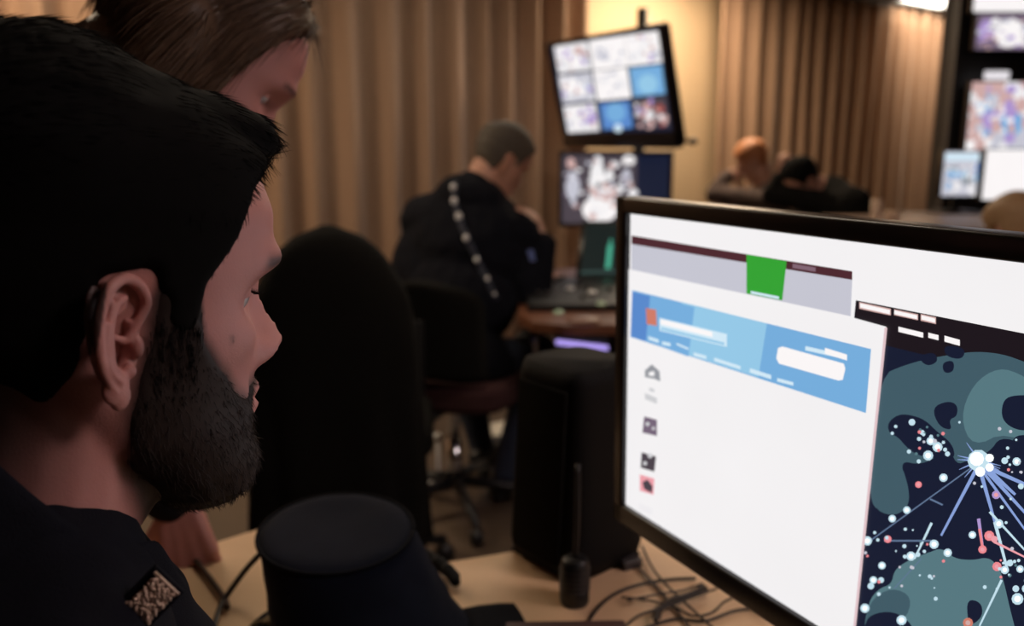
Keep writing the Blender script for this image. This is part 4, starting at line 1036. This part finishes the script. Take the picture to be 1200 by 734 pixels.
def cell(i, j, key, g=.03, blobs=()):
    poly(key, [Q(i+g, j+g), Q(i+1-g, j+g), Q(i+1-g, j+1-g), Q(i+g, j+1-g)], tsp, tb)
    for (u, v, r, k) in blobs: 
        x, y = Q(i+u, j+v); dot(k, x, y, r, tsp, tb, 8)
    if key not in ('blue', 'blue2'):
        pal = ('dark', 'red', 'skinp', 'pale', 'violet') if key == 'dark' else (('whiter', 'white', 'lav', 'skinp', 'violet', 'pale', 'pale') if i != 1 else ('whiter', 'white', 'pale', 'lav'))
        for _k in range(22):
            x, y = Q(i+rq.uniform(.1, .9), j+rq.uniform(.1, .9)); dot(rq.choice(pal), x, y, rq.uniform(1.2, 3.4), tsp, tb, 7)
cell(0, 0, 'pale', .04, ((.3, .35, 8, 'whiter'), (.7, .3, 5, 'skinp'), (.8, .6, 6, 'violet'), (.55, .65, 7, 'whiter'), (.85, .45, 3.5, 'red')))
cell(1, 0, 'whiter', .01, ((.3, .5, 7, 'lav'), (.7, .4, 8, 'whiter'))); cell(2, 0, 'whiter', .01, ((.3, .7, 8, 'white'), (.8, .75, 6, 'lav')))
cell(0, 1, 'lav', .04, ((.35, .4, 10, 'whiter'), (.6, .6, 7, 'whiter'), (.8, .5, 3, 'blue2'))); cell(1, 1, 'whiter', .02, ((.75, .5, 6, 'pale'),)); cell(2, 1, 'blue', .05, ((.5, .6, 12, 'blue3'),))
cell(0, 2, 'pale', .05, ((.35, .5, 10, 'whiter'), (.75, .5, 8, 'violet'))); cell(1, 2, 'blue2', .08, ((.5, .4, 12, 'blue'), (.5, .9, 5, 'ltext')))
cell(2, 2, 'dark', .03, ((.4, .3, 6, 'skinp'), (.42, .6, 7, 'pale'), (.4, .85, 6, 'skinp'), (.75, .4, 6, 'red'), (.85, .7, 5, 'skinp'), (.12, .5, 4, 'lav')))
for f in tb.faces:
    f.normal_update()
    if f.normal.y > 0: f.normal_flip()
tb.transform(TVT); link('screen', tb, SL, tv, smooth=False)

# generic flat panel standing/hanging vertically, face to the camera side
def panel(name, label, cat, tl, br, Y, yaw, b_, img, parent_stand=None, group=None, depth=.05, foot=False, ctl='navy'):
    A, B = at(*tl, Y=Y), at(*br, Y=Y); w_, h_ = abs(B.x-A.x)/cos(yaw), abs(A.z-B.z); c = (A+B)/2
    t = thing(name, label, cat, (c.x, c.y, c.z-h_/2), yaw, group)
    bm = bmesh.new()
    for cc_, s in (((0, 0, h_-b_/2), (w_, depth, b_)), ((0, 0, b_/2), (w_, depth, b_)), ((-w_/2+b_/2, 0, h_/2), (b_, depth, h_)), ((w_/2-b_/2, 0, h_/2), (b_, depth, h_))): box(bm, cc_, s, None, .003)
    link('bezel', bm, m_bezel, t, world=False)
    bm = bmesh.new(); box(bm, (0, depth*.4, h_/2), (w_-.01, depth*.7, h_-.01), None, .008); link('housing', bm, m_black, t, world=False)
    sb = bmesh.new(); fw, fh = w_-2*b_, h_-2*b_; n = [0]
    def P(key, pts):
        n[0] += 1; f = sb.faces.new([sb.verts.new(V((-fw/2+fw*max(0, min(1, u)), -depth*.3-.00006*n[0], b_+fh*(1-max(0, min(1, v)))))) for u, v in pts]); f.material_index = SK.index(key)
    P(ctl, [(0, 0), (1, 0), (1, 1), (0, 1)])
    for it in img:
        if it[0] == 'n':
            for _k in range(it[1]):
                u, v = rq.uniform(it[3], it[5]), rq.uniform(it[4], it[6]); r_ = rq.uniform(.015, it[7]); a_ = rq.uniform(.7, 1.8); P(rq.choice(it[2]), [(u+r_*cos(2*pi*q/8), v+r_*a_*sin(2*pi*q/8)) for q in range(8)])
            continue
        if it[0] == 'r': _, k, u0, v0, u1, v1 = it; P(k, [(u0, v0), (u1, v0), (u1, v1), (u0, v1)])
        else: _, k, u, v, ru, rv = it; P(k, [(u+ru*cos(2*pi*q/12), v+rv*sin(2*pi*q/12)) for q in range(12)])
    for f in sb.faces:
        f.normal_update()
        if f.normal.y > 0: f.normal_flip()
    link('screen', sb, SL, t, smooth=False, world=False)
    if foot:
        bm = bmesh.new(); box(bm, (0, .03, -.03), (.05, .02, .10), None, .004); box(bm, (0, .03, -.077), (.2, .14, .012), None, .004); link('foot', bm, m_black, t, world=False)
    return t
panel('screen', 'lower screen on the pole showing pale figures, half hidden by the big monitor', 'screen', (655, 177), (785, 266), pole.y-.06, radians(-4), .022,
      [('r', 'dark', 0, 0, .70, 1), ('e', 'lav', .10, .45, .07, .22), ('e', 'white', .33, .35, .07, .28), ('e', 'whiter', .36, .80, .17, .20), ('e', 'pale', .33, .10, .05, .09), ('e', 'whiter', .62, .08, .06, .08), ('e', 'skinp', .43, .55, .09, .13), ('e', 'lav', .60, .35, .05, .14), ('e', 'skinp', .08, .12, .04, .08), ('e', 'pale', .67, .55, .05, .06), ('n', 60, ('lav', 'dark', 'dpurp', 'pale', 'skinp'), .02, .05, .68, .75, .03), ('n', 26, ('whiter', 'white', 'skinp', 'pale'), .25, .15, .45, .95, .05)])

# ------------------------------------------------------------------ video rack at the right
RY = 5.2
A = at(1133, 0, Y=RY)
rk = thing('video_rack', 'tall black rack of video screens at the right edge', 'rack', (A.x+.40, RY+.12, 0), 0)
bm = bmesh.new(); zt = 2.32
box(bm, (0, .06, zt/2), (.80, .16, zt), None, .006); link('cabinet', bm, m_black, rk, world=False)
bm = bmesh.new()
for s in (-1, 1): box(bm, (s*.392, -.035, zt/2), (.018, .035, zt-.02), None, .003)
link('rails', bm, m_greyp, rk, world=False)
pp = RY-.03
panel('rack_screen', 'bright white screen at the very top right', 'screen', (1143, -60), (1248, 17), pp, 0, .012, [('r', 'whiter', 0, 0, 1, 1)], group=None)
panel('rack_screen', 'video screen with purple and white figures, second from the top right', 'screen', (1143, 15), (1248, 60), pp, 0, .008,
      [('r', 'dpurp', 0, 0, 1, 1), ('e', 'whiter', .36, .55, .17, .40), ('e', 'violet', .12, .45, .10, .30), ('e', 'pale', .62, .5, .10, .35), ('e', 'skinp', .85, .4, .1, .3), ('e', 'pale', .2, .3, .06, .2), ('n', 60, ('violet', 'pale', 'whiter', 'skinp', 'dpurp', 'lav'), .0, .1, 1, 1, .05)])
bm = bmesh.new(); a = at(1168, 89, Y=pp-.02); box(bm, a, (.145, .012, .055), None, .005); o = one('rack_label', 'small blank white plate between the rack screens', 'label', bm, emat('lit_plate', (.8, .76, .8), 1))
panel('rack_screen', 'large video screen with a pink and blue crowd on the rack', 'screen', (1135, 94), (1262, 206), pp, 0, .012,
      [('r', 'skinp', 0, 0, 1, 1), ('e', 'whiter', .15, .25, .11, .12), ('e', 'violet', .28, .4, .16, .16), ('e', 'lav', .42, .62, .22, .26), ('e', 'whiter', .08, .70, .10, .22), ('e', 'blue', .38, .45, .10, .14), ('e', 'pink', .32, .90, .22, .05), ('e', 'pale', .55, .22, .16, .16), ('e', 'dpurp', .68, .55, .07, .2), ('e', 'red', .75, .85, .12, .1), ('e', 'whiter', .20, 1., .12, .07), ('n', 150, ('skinp', 'pale', 'lav', 'whiter', 'violet', 'pale', 'skinp', 'blue'), .0, .02, 1, .95, .055)])
DY = 4.55
panel('monitor', 'small monitor with a bluish two-by-two picture, left of the white one on the far console', 'monitor', (1101, 176), (1153, 231), DY, radians(8), .008,
      [('r', 'lav', 0, 0, 1, 1), ('r', 'ltext', .04, .04, .96, .2), ('e', 'blue', .3, .5, .2, .13), ('e', 'pale', .3, .8, .18, .14), ('e', 'grey', .6, .65, .16, .12), ('e', 'blue2', .85, .4, .1, .2), ('e', 'pale', .75, .85, .16, .1), ('r', 'grey', 0, .33, .4, .4), ('n', 50, ('lav', 'pale', 'ltext', 'grey', 'blue'), .0, .3, 1, 1, .06)], foot=True)
panel('monitor', 'small blank white monitor on the far console', 'monitor', (1151, 174), (1206, 235), DY-.16, radians(4), .006, [('r', 'whiter', 0, 0, 1, 1)], foot=True)
zc_ = at(1127, 231, Y=DY).z
bm = bmesh.new(); a = at(1080, 240, Y=DY); 
con2 = thing('console', 'dark brown console desk under the two small far monitors', 'console', (a.x+.55, DY, 0))
m_con = mat('dark_brown_laminate', (.055, .034, .025), .5)
top = zc_-.095
bm = bmesh.new(); box(bm, (0, 0, top-.02), (1.2, .5, .04), None, .006); link('top', bm, m_con, con2, world=False)
for x in (-.57, .57):
    bm = bmesh.new(); box(bm, (x, 0, (top-.04)/2), (.04, .46, top-.04), None, .004); link('side_panel', bm, m_con, con2, world=False)
bm = bmesh.new(); box(bm, (0, .2, top*.5), (1.1, .02, top-.06), None, .004); link('back_panel', bm, m_con, con2, world=False)
# low table in the middle distance with two cups, behind the big monitor
bm = bmesh.new(); c0 = at(1030, 246, Y=3.9)
mt = thing('table', 'brown table just above the big monitor, carrying two pale cups', 'table', (c0.x+.62, 3.9, 0))
zt2 = at(1040, 259, Y=3.9).z
bm = bmesh.new(); box(bm, (0, 0, zt2-.015), (1.5, .7, .03), None, .005); link('tabletop', bm, wood('brown_table', (.13, .07, .04), (.18, .10, .06)), mt, world=False)
for x in (-.7, .7):
    for y in (-.3, .3): bm = bmesh.new(); box(bm, (x, y, (zt2-.03)/2), (.04, .04, zt2-.03), None, .003); link('leg', bm, m_black, mt, world=False)
for (x, y, r, h, lab) in ((1027, 252, .026, .10, 'taller pale paper cup on the brown table'), (1046, 254, .034, .05, 'short pinkish cup right of the taller one')):
    p = at(x, y, Y=3.8); bm = bmesh.new()
    tube(bm, [(p.x, p.y, zt2), (p.x, p.y, zt2+.004), (p.x, p.y, zt2+h), (p.x, p.y, zt2+h+.002), (p.x, p.y, zt2+h-.01)], r, 20, lambda t_: [.8, .82, 1, .93, .88][round(t_*4)])
    one('cup', lab, 'cup', bm, mat('pale_cup', (.6, .42, .30), .6), None, True)
